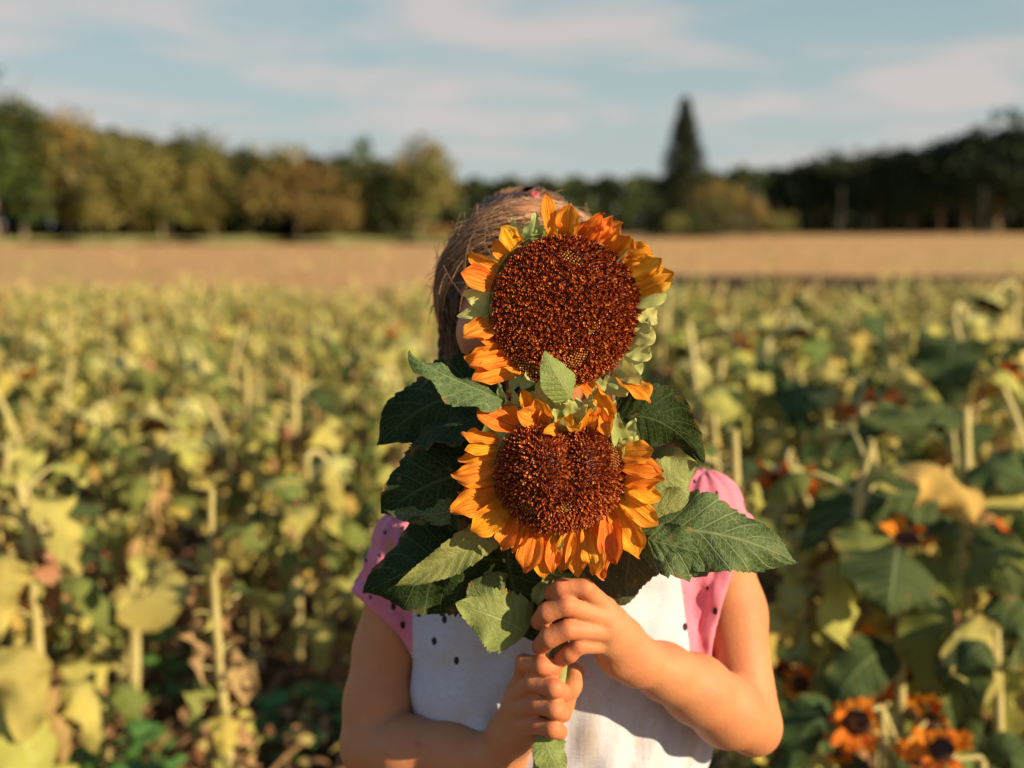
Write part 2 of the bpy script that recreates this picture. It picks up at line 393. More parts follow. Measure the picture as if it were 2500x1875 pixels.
# ------------------------------------------------------------------ implicit surface tools
class Field:
    def __init__(s, xs, ys, zs):
        s.xs, s.ys, s.zs = [np.asarray(a, np.float32) for a in (xs, ys, zs)]
        s.D = np.full((len(xs), len(ys), len(zs)), .05, np.float32)
    def sl(s, lo, hi):
        r = []
        for a, l, h in zip((s.xs, s.ys, s.zs), lo, hi):
            i0 = max(0, int(np.searchsorted(a, l))-1); i1 = min(len(a), int(np.searchsorted(a, h))+1); r.append(slice(i0, max(i1, i0+1)))
        return tuple(r)
    def coords(s, sl):
        return (s.xs[sl[0]][:, None, None], s.ys[sl[1]][None, :, None], s.zs[sl[2]][None, None, :])
    def chain(s, pts, rad, k_in=.004, k=.004):
        pts = [np.asarray(p, np.float32) for p in pts]; rm = max(rad)+.012+k
        sl = s.sl(np.min(pts, 0)-rm, np.max(pts, 0)+rm); X, Y, Z = s.coords(sl); d = None
        for i in range(len(pts)-1):
            a, b = pts[i], pts[i+1]; ba = b-a; L = float(np.dot(ba, ba))
            h = np.clip(((X-a[0])*ba[0]+(Y-a[1])*ba[1]+(Z-a[2])*ba[2])/L, 0, 1)
            q = np.sqrt((X-a[0]-h*ba[0])**2+(Y-a[1]-h*ba[1])**2+(Z-a[2]-h*ba[2])**2)-(rad[i]+(rad[i+1]-rad[i])*h)
            d = q if d is None else smin(d, q, k_in)
        s.D[sl] = smin(s.D[sl], d, k)
    def ell(s, c, r, k=.01, sub=False):
        c = np.asarray(c, np.float32); r = np.asarray(r, np.float32)
        sl = s.sl(c-r-.02-k, c+r+.02+k); X, Y, Z = s.coords(sl)
        k0 = np.sqrt(((X-c[0])/r[0])**2+((Y-c[1])/r[1])**2+((Z-c[2])/r[2])**2)
        k1 = np.sqrt(((X-c[0])/r[0]**2)**2+((Y-c[1])/r[1]**2)**2+((Z-c[2])/r[2]**2)**2)+1e-6
        d = k0*(k0-1)/k1
        s.D[sl] = -smin(-s.D[sl], d, k) if sub else smin(s.D[sl], d, k)
    def mesh(s):
        D = s.D; xs, ys, zs = s.xs, s.ys, s.zs
        ins = D < 0
        nx, ny, nz = D.shape
        cnt = np.zeros((nx-1, ny-1, nz-1), np.uint8)
        for dx in (0, 1):
            for dy in (0, 1):
                for dz in (0, 1):
                    cnt += ins[dx:nx-1+dx, dy:ny-1+dy, dz:nz-1+dz]
        I, J, K = np.nonzero((cnt > 0) & (cnt < 8)); del cnt
        idx = np.full((nx-1, ny-1, nz-1), -1, np.int32); idx[I, J, K] = np.arange(len(I), dtype=np.int32)
        cor = [(a, b, c) for a in (0, 1) for b in (0, 1) for c in (0, 1)]
        val = {c: D[I+c[0], J+c[1], K+c[2]] for c in cor}
        acc = np.zeros((len(I), 3)); n = np.zeros(len(I))
        for c in cor:
            for ax in range(3):
                if c[ax]: continue
                e = list(c); e[ax] = 1; e = tuple(e)
                m = (val[c] < 0) != (val[e] < 0)
                t = np.where(m, val[c]/(val[c]-val[e]+1e-12), 0)
                p = [I+c[0], J+c[1], K+c[2]]
                w = []
                for q, arr in enumerate((xs, ys, zs)):
                    a0 = arr[p[q]].astype(float)
                    if q == ax: a0 = a0+t*(arr[p[q]+1]-arr[p[q]])
                    w.append(a0)
                acc += np.stack(w, 1)*m[:, None]; n += m
        V = acc/n[:, None]
        quads = []
        for ax in range(3):
            s0 = [slice(None)]*3; s1 = [slice(None)]*3; s0[ax] = slice(0, -1); s1[ax] = slice(1, None)
            ch = ins[tuple(s0)] != ins[tuple(s1)]
            i, j, k = np.nonzero(ch); p = [i, j, k]
            o1, o2 = [(1, 2), (2, 0), (0, 1)][ax]
            ok = (p[o1] > 0) & (p[o2] > 0) & (p[o1] < D.shape[o1]-1) & (p[o2] < D.shape[o2]-1)
            p = [q[ok] for q in p]
            def cell(d1, d2):
                q = [x.copy() for x in p]; q[o1] -= d1; q[o2] -= d2; return idx[q[0], q[1], q[2]]
            a, b, c, d = cell(1, 1), cell(0, 1), cell(0, 0), cell(1, 0)
            fl = ins[p[0], p[1], p[2]]
            Q = np.where(fl[:, None], np.stack([a, b, c, d], 1), np.stack([d, c, b, a], 1))
            quads.append(Q)
        return V, np.vstack(quads)
def smin(a, b, k):
    h = np.maximum(k-np.abs(a-b), 0)/k
    return np.minimum(a, b)-h*h*k*.25
def loft_d(f, sl, zt, at, bt, cx, cy, p=2.3):
    X, Y, Z = f.coords(sl)
    a = np.interp(Z, zt, at).astype(np.float32); b = np.interp(Z, zt, bt).astype(np.float32)
    q = (np.abs((X-cx)/a)**p+np.abs((Y-cy)/b)**p)**(1/p)
    return (q-1)*np.minimum(a, b)*.95
def R3(z, Y): return z/2.765/FPX*Y
def R4(z, Y): return z/2.0109/FPX*Y
def smooth_tab(z, v, n=60):
    """catmull-like smoothing of a table"""
    zz = np.linspace(z[0], z[-1], n); vv = np.interp(zz, z, v)
    for _ in range(3): vv[1:-1] = (vv[:-2]+vv[1:-1]*2+vv[2:])/4
    return zz, vv

# ------------------------------------------------------------------ person
TX, TY = .041, 1.045
HC = np.array([.017, 1.045, 1.134])
h_ = .0017
zs = np.concatenate([np.arange(0.005-.02, .64, .006), np.arange(.64, 1.26, h_)])
fb = Field(np.arange(-.235, .305, h_), np.arange(.83, 1.165, h_), zs)
# torso
sl = fb.sl((-.15, .9, .46), (.25, 1.165, 1.02))
zt = [.46, .56, .66, .74, .82, .88, .925, .955, .98, 1.02]
z1_, a1 = smooth_tab(zt, [.10, .118, .112, .112, .118, .122, .112, .085, .052, .034])
_, b1 = smooth_tab(zt, [.07, .083, .076, .072, .074, .074, .066, .054, .042, .034])
d = loft_d(fb, sl, z1_, a1, b1, TX, TY)
X, Y_, Z_ = fb.coords(sl); d = np.maximum(d, np.maximum(Z_-1.01, .47-Z_))
fb.D[sl] = smin(fb.D[sl], d, .01); del d
fb.chain([(.038, 1.05, .96), (.034, 1.048, 1.06)], [.036, .034], k=.03)
# legs and feet
for s_ in (-1, 1):
    hx = TX+s_*.058
    fb.chain([(hx, TY, .54), (hx+s_*.004, TY, .31), (hx+s_*.004, TY+.012, .20), (hx+s_*.004, TY+.01, .07)], [.064, .042, .038, .026], k=.02)
    fb.chain([(hx+s_*.004, TY+.02, .03), (hx+s_*.012, TY-.10, .024), (hx+s_*.014, TY-.13, .022)], [.028, .027, .02], k=.02)
# head
fb.ell(HC, (.073, .086, .090), .02)
fb.ell(HC+(0, -.028, -.052), (.050, .052, .044), .03)
fb.chain([HC+(0, -.078, .002), HC+(0, -.093, -.022)], [.006, .009], k=.012)
fb.ell(HC+(0, -.078, -.046), (.019, .008, .006), .006)
for s_ in (-1, 1):
    fb.ell(HC+(s_*.030, -.082, .006), (.015, .012, .009), .008, sub=True)
    fb.ell(HC+(s_*.030, -.069, .006), (.0125, .0125, .0125), .003)
    fb.ell(HC+(s_*.040, -.058, -.028), (.024, .022, .022), .02)
    fb.ell(HC+(s_*.076, .004, -.012), (.006, .015, .024), .006)
# image-right arm
SR = PF(1522, 1108, 1.045); ER = Z3(1893, 1085, .99); WR = Z3(1120, 640, .905)
fb.chain([SR, Z3(1775, 330, 1.035), ER], [.036, .0268, .0268], k_in=.02, k=.02)
fb.chain([ER, Z3(1730, 1000, .968), Z3(1520, 850, .947), Z3(1300, 730, .925), WR], [.0262, .0305, .0285, .0225, .0180], k_in=.012, k=.006)
fb.ell(Z3(1935, 1165, 1.0), (.013, .013, .013), .02)
# image-left arm
SL = PF(888, 1185, 1.05); EL = Z4(262, 1545, 1.01); WL = Z4(905, 1600, .945)
fb.chain([SL, Z4(326, 1080, 1.04), Z4(292, 1330, 1.025), EL], [.036, .0272, .0292, .0300], k_in=.02, k=.02)
fb.chain([EL, Z4(430, 1575, .985), Z4(650, 1590, .965), WL], [.0290, .0300, .0265, .0185], k_in=.012, k=.008)
KN = []   # reddish knuckle points
def hand(wrist, palm_extra, fingers, thumb, rmcp):
    for ch, rr in palm_extra: fb.chain(ch, rr, k_in=.008, k=.010)
    for (pts, rr) in fingers:
        fb.chain([wrist, pts[0]], [.0115, rmcp], k=.009)
    for (pts, rr) in fingers:
        fb.chain(pts, rr, k_in=.0022, k=.0022)
        mid = pts[1]
        for q in pts[1:]: KN.append((q, .008))
    fb.chain(thumb[0], thumb[1], k_in=.004, k=.005)
def fin(Zf, lst, r):
    return ([Zf(*p) for p in lst], [r*1.06, r*.93, r*.94, r*.86])
UPH = [fin(Z3, [(905, 300, .884), (765, 165, .8655), (610, 168, .867), (545, 205, .880)], .0080),
       fin(Z3, [(915, 375, .880), (645, 285, .8625), (515, 330, .866), (462, 392, .880)], .0084),
       fin(Z3, [(925, 460, .880), (655, 446, .8630), (530, 500, .866), (472, 560, .880)], .0088),
       fin(Z3, [(915, 545, .884), (725, 556, .868), (665, 612, .869), (612, 648, .876)], .0075)]
hand(WR, [([Z3(960, 400, .892), Z3(1040, 500, .898), WR], [.012, .014, .0175]),
          ([Z3(930, 540, .892), Z3(1000, 640, .898), Z3(1100, 712, .906)], [.0115, .0145, .0145]),
          ([Z3(880, 360, .9), Z3(950, 560, .905), Z3(1050, 600, .908)], [.010, .013, .015])], UPH,
     ([Z3(980, 420, .908), Z3(830, 380, .918), Z3(700, 330, .914), Z3(610, 300, .905)], [.012, .0092, .0086, .0076]), .0092)
LOH = [fin(Z3, [(345, 800, .915), (357, 675, .886), (478, 692, .872), (560, 712, .876)], .0079),
       fin(Z3, [(335, 890, .913), (420, 805, .880), (560, 842, .868), (625, 875, .880)], .0084),
       fin(Z3, [(330, 990, .912), (452, 950, .877), (565, 985, .867), (620, 1015, .880)], .0084),
       fin(Z3, [(345, 1090, .912), (455, 1090, .880), (550, 1120, .871), (598, 1140, .880)], .0078)]
hand(WL, [([WL, Z3(240, 1150, .938), Z3(330, 960, .928)], [.018, .0165, .0130]),
          ([WL, Z3(330, 1170, .925), Z3(430, 1120, .912)], [.0165, .0140, .0115]),
          ([Z3(350, 880, .925), Z3(420, 1080, .918)], [.012, .0125])], LOH,
     ([Z3(470, 1120, .918), Z3(600, 950, .910), Z3(672, 830, .905), Z3(705, 730, .905)], [.013, .0115, .0088, .0078]), .0090)
Vb, Fb = fb.mesh(); del fb
colb = np.ones((len(Vb), 3))
red = np.zeros(len(Vb))
for q, r in KN:
    red = np.maximum(red, np.exp(-(np.linalg.norm(Vb-q, axis=1)/r)**2))
colb = colb*(1-red[:, None]) + np.array([1.0, .55, .46])*red[:, None]
for q, r in ((Z3(1870, 950, .96), .0016), (Z4(478, 1560, .945), .003)):
    m_ = np.exp(-(np.linalg.norm((Vb-q)*[1, .25, 1], axis=1)/r)**2)
    colb = colb*(1-m_[:, None]) + np.array([.62, .38, .36])*m_[:, None]
hx, hy, hz = (Vb-HC).T; fr = hy < -.05
def paint(mask, c):
    global colb
    m_ = np.clip(mask, 0, 1)[:, None]*fr[:, None]; colb = colb*(1-m_)+np.array(c)*m_
paint(1.6-((hx/.017)**2+((hz+.046)/.0055)**2), (.85, .42, .42))
for s_ in (-1, 1):
    ex = hx-s_*.030; paint(1.5-((ex/.012)**2+((hz+.002-.25*ex*ex/.012)/.0012)**2), (.18, .12, .10)); paint(1.4-((ex/.015)**2+((hz-.021+1.2*ex*ex/.03)/.0020)**2), (.42, .32, .26))
person = empty('person', (TX, TY, 0))
tag(person, 'child in pink and white shirt holding two sunflowers that hide the face', 'person')
body = world_obj('body', Vb, Fb, M['skin'], person, (TX, TY, 0), col=colb)

# shirt
fs = Field(np.arange(-.20, .285, h_), np.arange(.91, 1.165, h_), np.arange(.575, 1.02, h_))
sl = fs.sl((-1, 0, 0), (1, 2, 2)); X, Y_, Z_ = fs.coords(sl)
zt = [.56, .65, .72, .80, .86, .90, .93, .955, .98, 1.02]
z2_, a2 = smooth_tab(zt, [.150, .148, .146, .140, .136, .132, .122, .098, .066, .045])
_, b2 = smooth_tab(zt, [.104, .100, .097, .094, .090, .086, .078, .064, .052, .042])
d = loft_d(fs, sl, z2_, a2, b2, TX, TY, 2.2)
low = np.clip((.93-Z_)/.18, 0, 1)
d = d + low*(.0022*np.sin(X*55+np.sin(Z_*9)*1.9+Y_*10+Z_*12)+.0013*np.sin(X*120+Z_*34+1.3)+.0009*np.sin(X*200-Z_*70)) \
      + .0016*np.sin(Z_*95+X*55)*np.clip((Z_-.80)/.08, 0, 1) + .0012*np.sin(X*75-Z_*120+Y_*60)
d = np.maximum(d, .585-Z_)
CUTS = []
for S, E, pa, pb, pc, in_pt in ((SR, Z3(1775, 330, 1.035), Z3(1765, 60, 1.00), Z3(1560, 640, .985), Z3(1920, 130, 1.075), PF(1480, 1200, 1.0)),
                            (SL, Z4(318, 1080, 1.04), PF(752, 1272, 1.03), PF(893, 1398, .99), PF(752, 1272, 1.10), PF(930, 1200, 1.0))):
    # sleeve cone
    ax = unit(E-S); p0 = S+ax*(-.004); p1 = S+ax*.115
    ba = (p1-p0).astype(np.float32); L = float(np.dot(ba, ba))
    hh = np.clip(((X-p0[0])*ba[0]+(Y_-p0[1])*ba[1]+(Z_-p0[2])*ba[2])/L, 0, 1)
    rr = np.sqrt((X-p0[0]-hh*ba[0])**2+(Y_-p0[1]-hh*ba[1])**2+(Z_-p0[2]-hh*ba[2])**2)
    ang = np.arctan2(Y_-p0[1]-hh*ba[1], X-p0[0]-hh*ba[0])
    ds = rr-(.0370+.0095*hh)+.0016*np.sin(ang*5+hh*4)*hh+.0010*np.sin(ang*11-hh*9)+.0013*np.sin(hh*26+ang*2.5)
    inner = rr-(.0325+.0095*hh)
    # cutting plane through pa, pb and the depth axis
    nrm = unit(np.cross(pb-pa, pc-pa)); 
    if np.dot(nrm, in_pt-pa) > 0: nrm = -nrm
    pd = (X-pa[0])*nrm[0]+(Y_-pa[1])*nrm[1]+(Z_-pa[2])*nrm[2]
    ds = ds - .0016*np.exp(-((pd+.006)/.006)**4) + .0010*np.exp(-((pd+.0145)/.0016)**2)
    ds = np.maximum(ds, pd)
    d = smin(d, ds, .014)
    hollow = np.maximum(np.maximum(inner, -(pd+.030)), -(.0+pd)*0-1)
    far = (X-TX)*(1 if S[0] > TX else -1)
    hollow = np.maximum(hollow, .112-far)
    d = np.maximum(d, -hollow)
    CUTS.append((pa, nrm))
d = np.maximum(d, -(np.sqrt(((X-.036)/1.1)**2+(Y_-1.035)**2+((Z_-1.0)/.8)**2)-.052))
fs.D[sl] = d; del d
Vs, Fs = fs.mesh(); del fs
x, y, z = Vs.T
dep = y*.99+(1.2-z)*.138; xl = np.where(z < .812, -.3, -.0875*dep); xr = np.interp(z, [.72, .78, .80, .83, .92], [.25, .25, .162, .160, .146])
inside_ = np.minimum(np.minimum(x-xl, xr-x), (.905-z))
panel = np.clip(.5+inside_/.03*.5, 0, 1)
dots = []
for p in [(890, 1155), (862, 1192), (902, 1190), (832, 1150), (812, 1240), (905, 1325), (960, 1338), (938, 1385), (986, 1427), (1010, 1500),
          (1462, 1052), (1505, 1085), (1548, 1065), (1528, 1270), (1480, 1354), (1440, 1250), (1565, 1120), (1590, 1180), (1400, 1480), (1290, 1450)]:
    q = PF(*p, .955); dots.append((q[0], q[2]))
dd = np.full(len(Vs), 9.)
cz = np.array([0, 0, CAM_H])
# positions on the cloth, measured on the front of the shirt at each dot's own depth
front = y < TY+.01
for p in [(890, 1155), (862, 1192), (902, 1190), (832, 1150), (812, 1240), (905, 1325), (960, 1338), (938, 1385), (986, 1427),
          (1462, 1052), (1505, 1085), (1548, 1065), (1528, 1270), (1480, 1354), (1565, 1120), (1500, 1040), (1585, 1160), (1545, 1320), (1520, 1110), (840, 1230), (870, 1140), (800, 1290), (850, 1310), (870, 1350), (820, 1200), (985, 1000), (790, 1210)]:
    r0 = PF(*p, 1.0)-cz; r0 = r0/r0[1]
    px_ = cz[0]+r0[0]*y; pz_ = cz[2]+r0[2]*y
    sm = 1.0 if p[1] > 1300 or p in ((890, 1155), (862, 1192), (902, 1190), (1462, 1052)) else .62
    e = np.sqrt(((x-px_)/(.0024*sm))**2+((z-pz_)/(.0038*sm))**2); dd = np.where(front, np.minimum(dd, e), dd)
tan_streaks = np.clip((.84-z)/.05, 0, 1)*np.clip((x-.035)/.02, 0, 1)
# tan streaks stay low on the right half
shirt = world_obj('shirt', Vs, Fs, M['shirt'], person, (TX, TY, 0), attrs={'panel': panel, 'dots': np.clip(dd*.5, 0, 1), 'tan_streaks': tan_streaks})
# shorts (below the frame, seen from other positions)
fz = Field(np.arange(-.12, .20, .004), np.arange(.93, 1.16, .004), np.arange(.36, .63, .004))
sl = fz.sl((-1, 0, 0), (1, 2, 2)); X, Y_, Z_ = fz.coords(sl)
d = loft_d(fz, sl, [.36, .5, .6], [.1, .132, .128], [.08, .092, .09], TX, TY, 2.4); d = np.maximum(d, np.maximum(Z_-.6, .5-Z_))
for s_ in (-1, 1):
    rr = np.sqrt((X-TX-s_*.060)**2+(Y_-TY)**2)-.071; d = smin(d, np.maximum(rr, np.maximum(Z_-.55, .38-Z_)), .01)
fz.D[sl] = d; Vz, Fz = fz.mesh()
world_obj('shorts', Vz, Fz, M['shorts'], person, (TX, TY, 0))

# hair: soft cap plus strands
fh = Field(np.arange(-.10, .16, .002), np.arange(.93, 1.17, .002), np.arange(1.0, 1.27, .002))
sl = fh.sl((-1, 0, 0), (1, 2, 2)); X, Y_, Z_ = fh.coords(sl)
def elld(c, r):
    k0 = np.sqrt(((X-c[0])/r[0])**2+((Y_-c[1])/r[1])**2+((Z_-c[2])/r[2])**2)
    k1 = np.sqrt(((X-c[0])/r[0]**2)**2+((Y_-c[1])/r[1]**2)**2+((Z_-c[2])/r[2]**2)**2)+1e-6
    return k0*(k0-1)/k1
HR = np.array([.085, .095, .085]); HCC = HC+np.array([0, .008, .002])
d = elld(HCC, HR); d = smin(d, elld(HC+np.array([0, .02, -.06]), (.083, .070, .055)), .03)
th_ = np.arctan2(Z_-HC[2]+.02, X-HC[0])
d = d+.0018*np.sin(Y_*420+6*np.sin(th_*2.2))+.0012*np.sin(Y_*900+9*np.sin(th_*3))
# face opening
face = np.sqrt(((X-HC[0])/.066)**2+((Z_-HC[2]+.028)/.082)**2)-1
d = np.maximum(d, -np.maximum(face*.07, Y_-(HC[1]+.0)))
d = smin(d, elld(HC+np.array([-.010, .050, .074]), (.042, .036, .024)), .012)
fh.D[sl] = d; Vh, Fh = fh.mesh()
cn_ = np.array([.085, .047, .027])*(.8+.35*np.sin(Vh[:, 1:2]*520+3*np.sin(Vh[:, 2:3]*50)))
hair = world_obj('hair', Vh, Fh, M['hair'], person, (TX, TY, 1.1), col=cn_)
mb = MB(); rs = np.random.RandomState(3)
for i in range(3000):
    side = -1 if rs.rand() < .6 else 1
    t0 = rs.uniform(-1, 1); yy = rs.uniform(-.082, .075)
    wig = rs.uniform(0, 6.28); n = 16; tt = np.linspace(0, 1, n)
    st = rs.uniform(-.35, .5); a = np.pi/2 - side*(st+tt*rs.uniform(1.3, 2.2)) + rs.uniform(-.07,.07)*np.sin(tt*6+wig)
    sweep = yy+(.055-yy*.35)*tt**1.5
    cy = np.clip(sweep/HR[1], -.93, .93); rr = np.sqrt(1-cy**2)
    lift = 1.008+.035*rs.rand()**2+.012*np.sin(tt*7+wig)+(.02*tt*rs.rand() if rs.rand() < .06 else 0)
    pts = np.stack([HCC[0]+HR[0]*rr*np.cos(a)*lift+side*0, HCC[1]+HR[1]*cy*lift+.003*np.sin(tt*9+wig), HCC[2]+HR[2]*rr*np.sin(a)*lift], 1)
    # below the widest point hair hangs in
    V, F, U = tube(pts, np.linspace(.0008, .0004, n)*rs.uniform(.5, 1.3), 3)
    c = np.array([.38, .225, .125])*rs.uniform(.22, 1.9)+np.array([.02, .012, .01])*rs.rand()
    mb.add(V, F, U, c)
for i in range(160):   # stray locks down the sides, short of the shoulders
    side = -1 if rs.rand() < .5 else 1
    p0 = HCC+np.array([side*rs.uniform(.070, .080), rs.uniform(-.05, .04), rs.uniform(-.02, .02)])
    p3 = p0+np.array([side*rs.uniform(-.022, .004), rs.uniform(-.012, .02), -rs.uniform(.06, .12)])
    p1 = p0+np.array([side*rs.uniform(0, .003), 0, -.03]); p2 = p3+np.array([side*rs.uniform(-.003, .004), 0, .03])
    V, F, U = tube(bez([p0, p1, p2, p3], 12), np.linspace(.0007, .0004, 12), 3); mb.add(V, F, U, np.array([.22, .125, .07])*rs.uniform(.3, 1.7))
BC = HC+np.array([-.010, .050, .074])
for i in range(500):     # loose twist of hair on the crown
    a0 = rs.uniform(0, 6.28); z0 = rs.uniform(-.2, .95); tt = np.linspace(0, rs.uniform(1.2, 3), 12); rr = np.sqrt(1-z0*z0*.95)*(1+.05*rs.rand()+.04*np.sin(tt*4+a0))
    pts = np.stack([BC[0]+.043*rr*np.cos(a0+tt), BC[1]+.037*rr*np.sin(a0+tt), BC[2]+.0245*(z0+.25*np.sin(tt*1.5+a0))], 1)
    V, F, U = tube(pts, .0007, 3); mb.add(V, F, U, np.array([.20, .115, .06])*rs.uniform(.25, 1.6))
for i in range(260):     # flyaways
    d = rs.normal(0, 1, 3); d[1] = -abs(d[1])*.6; d[2] = abs(d[2]); d /= np.linalg.norm(d); p0 = HCC+HR*d*.99; t_ = rs.normal(0, 1, 3); t_ -= d*np.dot(t_, d); t_ /= np.linalg.norm(t_)
    V, F, U = tube(bez([p0, p0+d*.008+t_*.012, p0+d*rs.uniform(.002, .012)+t_*rs.uniform(.02, .035)], 8), .00028, 3); mb.add(V, F, U, np.array([.35, .21, .12]))
mb.world('strands', M['hair'], hair)
tie_c = HC+np.array([.004, .018, .094])
ang = np.linspace(0, 2*np.pi, 15); V, F, U = tube(np.stack([tie_c[0]+.0028*np.cos(ang), tie_c[1]+.004*np.sin(ang), tie_c[2]+.002*np.sin(ang)], 1), .0016, 8)
world_obj('hair_tie', V, F, M['tie'], hair)

# ------------------------------------------------------------------ held sunflowers
def disc(parent, C, n, ru, rv, dome, count, seed, shape=None, hfun=None, outer=.7, hole=None):
    rs = np.random.RandomState(seed)
    n = unit(n); r_ = unit(np.cross(np.array([0, 0, 1.]), n)); r_ = -r_ if r_[0] < 0 else r_
    u_ = unit(np.cross(n, r_)); u_ = -u_ if u_[2] < 0 else u_
    shape = shape or (lambda th: 1.0)
    hfun = hfun or (lambda x, y: 0.0)
    def pt(r, th):
        s = shape(th); x = r*math.cos(th)*s; y = r*math.sin(th)*s
        h = dome*(1-min(r, 1.0)**2.2)-dome*.16*math.exp(-(r/.22)**2) + hfun(x, y)
        return C+r_*ru*x+u_*rv*y+n*h
    mb = MB(); nr, na = 22, 64; V = []
    for i in range(nr+1):
        for j in range(na): V.append(pt(i/nr, 2*math.pi*j/na))
    F = [[i*na+j, i*na+(j+1) % na, (i+1)*na+(j+1) % na, (i+1)*na+j] for i in range(nr) for j in range(na)]
    V += [C+r_*ru*shape(2*math.pi*j/na)*math.cos(2*math.pi*j/na)*.9+u_*rv*shape(2*math.pi*j/na)*math.sin(2*math.pi*j/na)*.9-n*.014 for j in range(na)]
    F += [[nr*na+j, nr*na+(j+1) % na, (nr+1)*na+(j+1) % na, (nr+1)*na+j] for j in range(na)]
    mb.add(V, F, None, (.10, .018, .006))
    ga = math.pi*(3-math.sqrt(5)); k = 5
    a5 = np.linspace(0, 2*np.pi, k, endpoint=False)
    s0 = math.sqrt(ru*rv*math.pi/count)*.5
    for q in range(count):
        r = math.sqrt((q+.5)/count)*.985; th = q*ga
        if hole and math.hypot((r*math.cos(th)-hole[0])*.8, r*math.sin(th)-hole[1]-.3*(r*math.cos(th)-hole[0])) < hole[2]: continue
        p = pt(r, th); e1 = pt(min(r+.02, 1.0), th)-pt(r-.02 if r > .02 else 0, th); e2 = pt(r, th+.03)-pt(r, th-.03)
        nn = unit(np.cross(e1, e2)); nn = nn if np.dot(nn, n) > 0 else -nn
        pn = math.sin(th*2.0+5*r+seed)+math.sin(r*9+3*math.cos(th)+seed*2)+.6*math.sin(th*5-r*7)
        open_ = (pn > outer and r > .35) or r > .965
        tilt = nn+rs.normal(0, .12 if open_ else (.38 if r < .55 else .2), 3); tilt = unit(tilt)
        a = unit(np.cross(tilt, [.3, .2, 1.])); b = np.cross(tilt, a)
        rad = s0*rs.uniform(.85, 1.05)
        H = (.0020 if open_ else .0040)*rs.uniform(.7, 1.3)
        kind = rs.rand()
        if open_:      # rounded bead
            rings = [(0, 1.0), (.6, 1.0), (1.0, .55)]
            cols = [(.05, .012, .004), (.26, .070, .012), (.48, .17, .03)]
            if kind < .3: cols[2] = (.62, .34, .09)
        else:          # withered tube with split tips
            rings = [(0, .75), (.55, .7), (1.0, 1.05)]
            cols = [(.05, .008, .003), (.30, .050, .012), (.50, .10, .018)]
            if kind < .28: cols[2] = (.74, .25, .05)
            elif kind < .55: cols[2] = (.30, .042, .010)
        Vf = []; Cf = []
        for (hh, sc_), cc in zip(rings, cols):
            jit = rs.uniform(.7, 1.3, k) if not open_ else np.ones(k)
            Vf.append(p+tilt*(hh*H*(jit if hh == 1.0 else np.ones(k)))[:, None]+rad*sc_*(np.cos(a5)[:, None]*a+np.sin(a5)[:, None]*b))
            Cf += [cc]*k
        topd = H*1.15 if open_ else H*.55
        Vf.append((p+tilt*topd)[None]); Cf.append(cols[2] if open_ else cols[0])
        Vf = np.vstack(Vf)
        Ff = [[i*k+j, i*k+(j+1) % k, (i+1)*k+(j+1) % k, (i+1)*k+j] for i in range(2) for j in range(k)]
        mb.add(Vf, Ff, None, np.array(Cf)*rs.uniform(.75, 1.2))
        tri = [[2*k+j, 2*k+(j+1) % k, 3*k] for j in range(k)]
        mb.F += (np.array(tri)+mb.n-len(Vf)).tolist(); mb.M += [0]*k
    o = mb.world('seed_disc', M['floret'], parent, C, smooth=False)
    # receptacle behind
    V = []; prof = [(1.04, -.004), (1.07, -.012), (.85, -.024), (.4, -.032), (.12, -.036), (0.01, -.037)]
    for rr, hh in prof:
        for j in range(40):
            th = 2*math.pi*j/40; s = shape(th)
            V.append(C+r_*ru*rr*s*math.cos(th)+u_*rv*rr*s*math.sin(th)+n*hh)
    F = [[i*40+j, i*40+(j+1) % 40, (i+1)*40+(j+1) % 40, (i+1)*40+j] for i in range(len(prof)-1) for j in range(40)]
    world_obj('receptacle', V, F, M['bract'], parent, uv=np.zeros((len(V), 2)))

CAMV = lambda p: unit(CAMP-np.asarray(p))
def petals(parent, Zf, lst, Y0, name, mats, seed, zs_, prof='petal', behind=.0):
    rs = np.random.RandomState(seed)
    for i, it in enumerate(lst):
        bx, by, tx_, ty_, w = it[:5]; dY = it[5] if len(it) > 5 else None
        dx, dy = tx_-bx, ty_-by; L = math.hypot(dx, dy)
        b = Zf(bx-dx/L*22, by-dy/L*22, Y0+.004+behind+rs.uniform(-.0015, .003))
        tip = Zf(tx_, ty_, Y0+behind+(rs.uniform(-.010, .004) if dY is None else dY))
        ln = np.linalg.norm(tip-b); n0 = CAMV(b)
        m1 = b*.62+tip*.38+n0*rs.uniform(.05, .20)*ln+rs.normal(0, .03, 3)*ln
        m2 = b*.25+tip*.75+n0*rs.uniform(.02, .22)*ln+rs.normal(0, .07, 3)*ln
        wd = w/zs_/FPX*Y0
        side = unit(np.cross(tip-b, n0))
        nn = unit(n0+side*rs.uniform(-.45, .45)); n1 = unit(n0+side*rs.uniform(-.8, .8))
        mt = mats[0] if rs.rand() < .7 else mats[-1]
        V, F, U = blade([b, m1, m2, tip], wd*1.08, nn, n1, 22, 10, prof, fold=rs.uniform(-.25, .12) if prof == 'petal' else rs.uniform(-.3, .3),
                        cup=rs.uniform(.15, .6) if prof == 'petal' else .2, wave=rs.uniform(.2, .7), ridge=.07 if prof == 'petal' else .02,
                        seed=seed*100+i, twist=rs.uniform(-.7, .7))
        world_obj(name, V, F, mt, parent, uv=U)

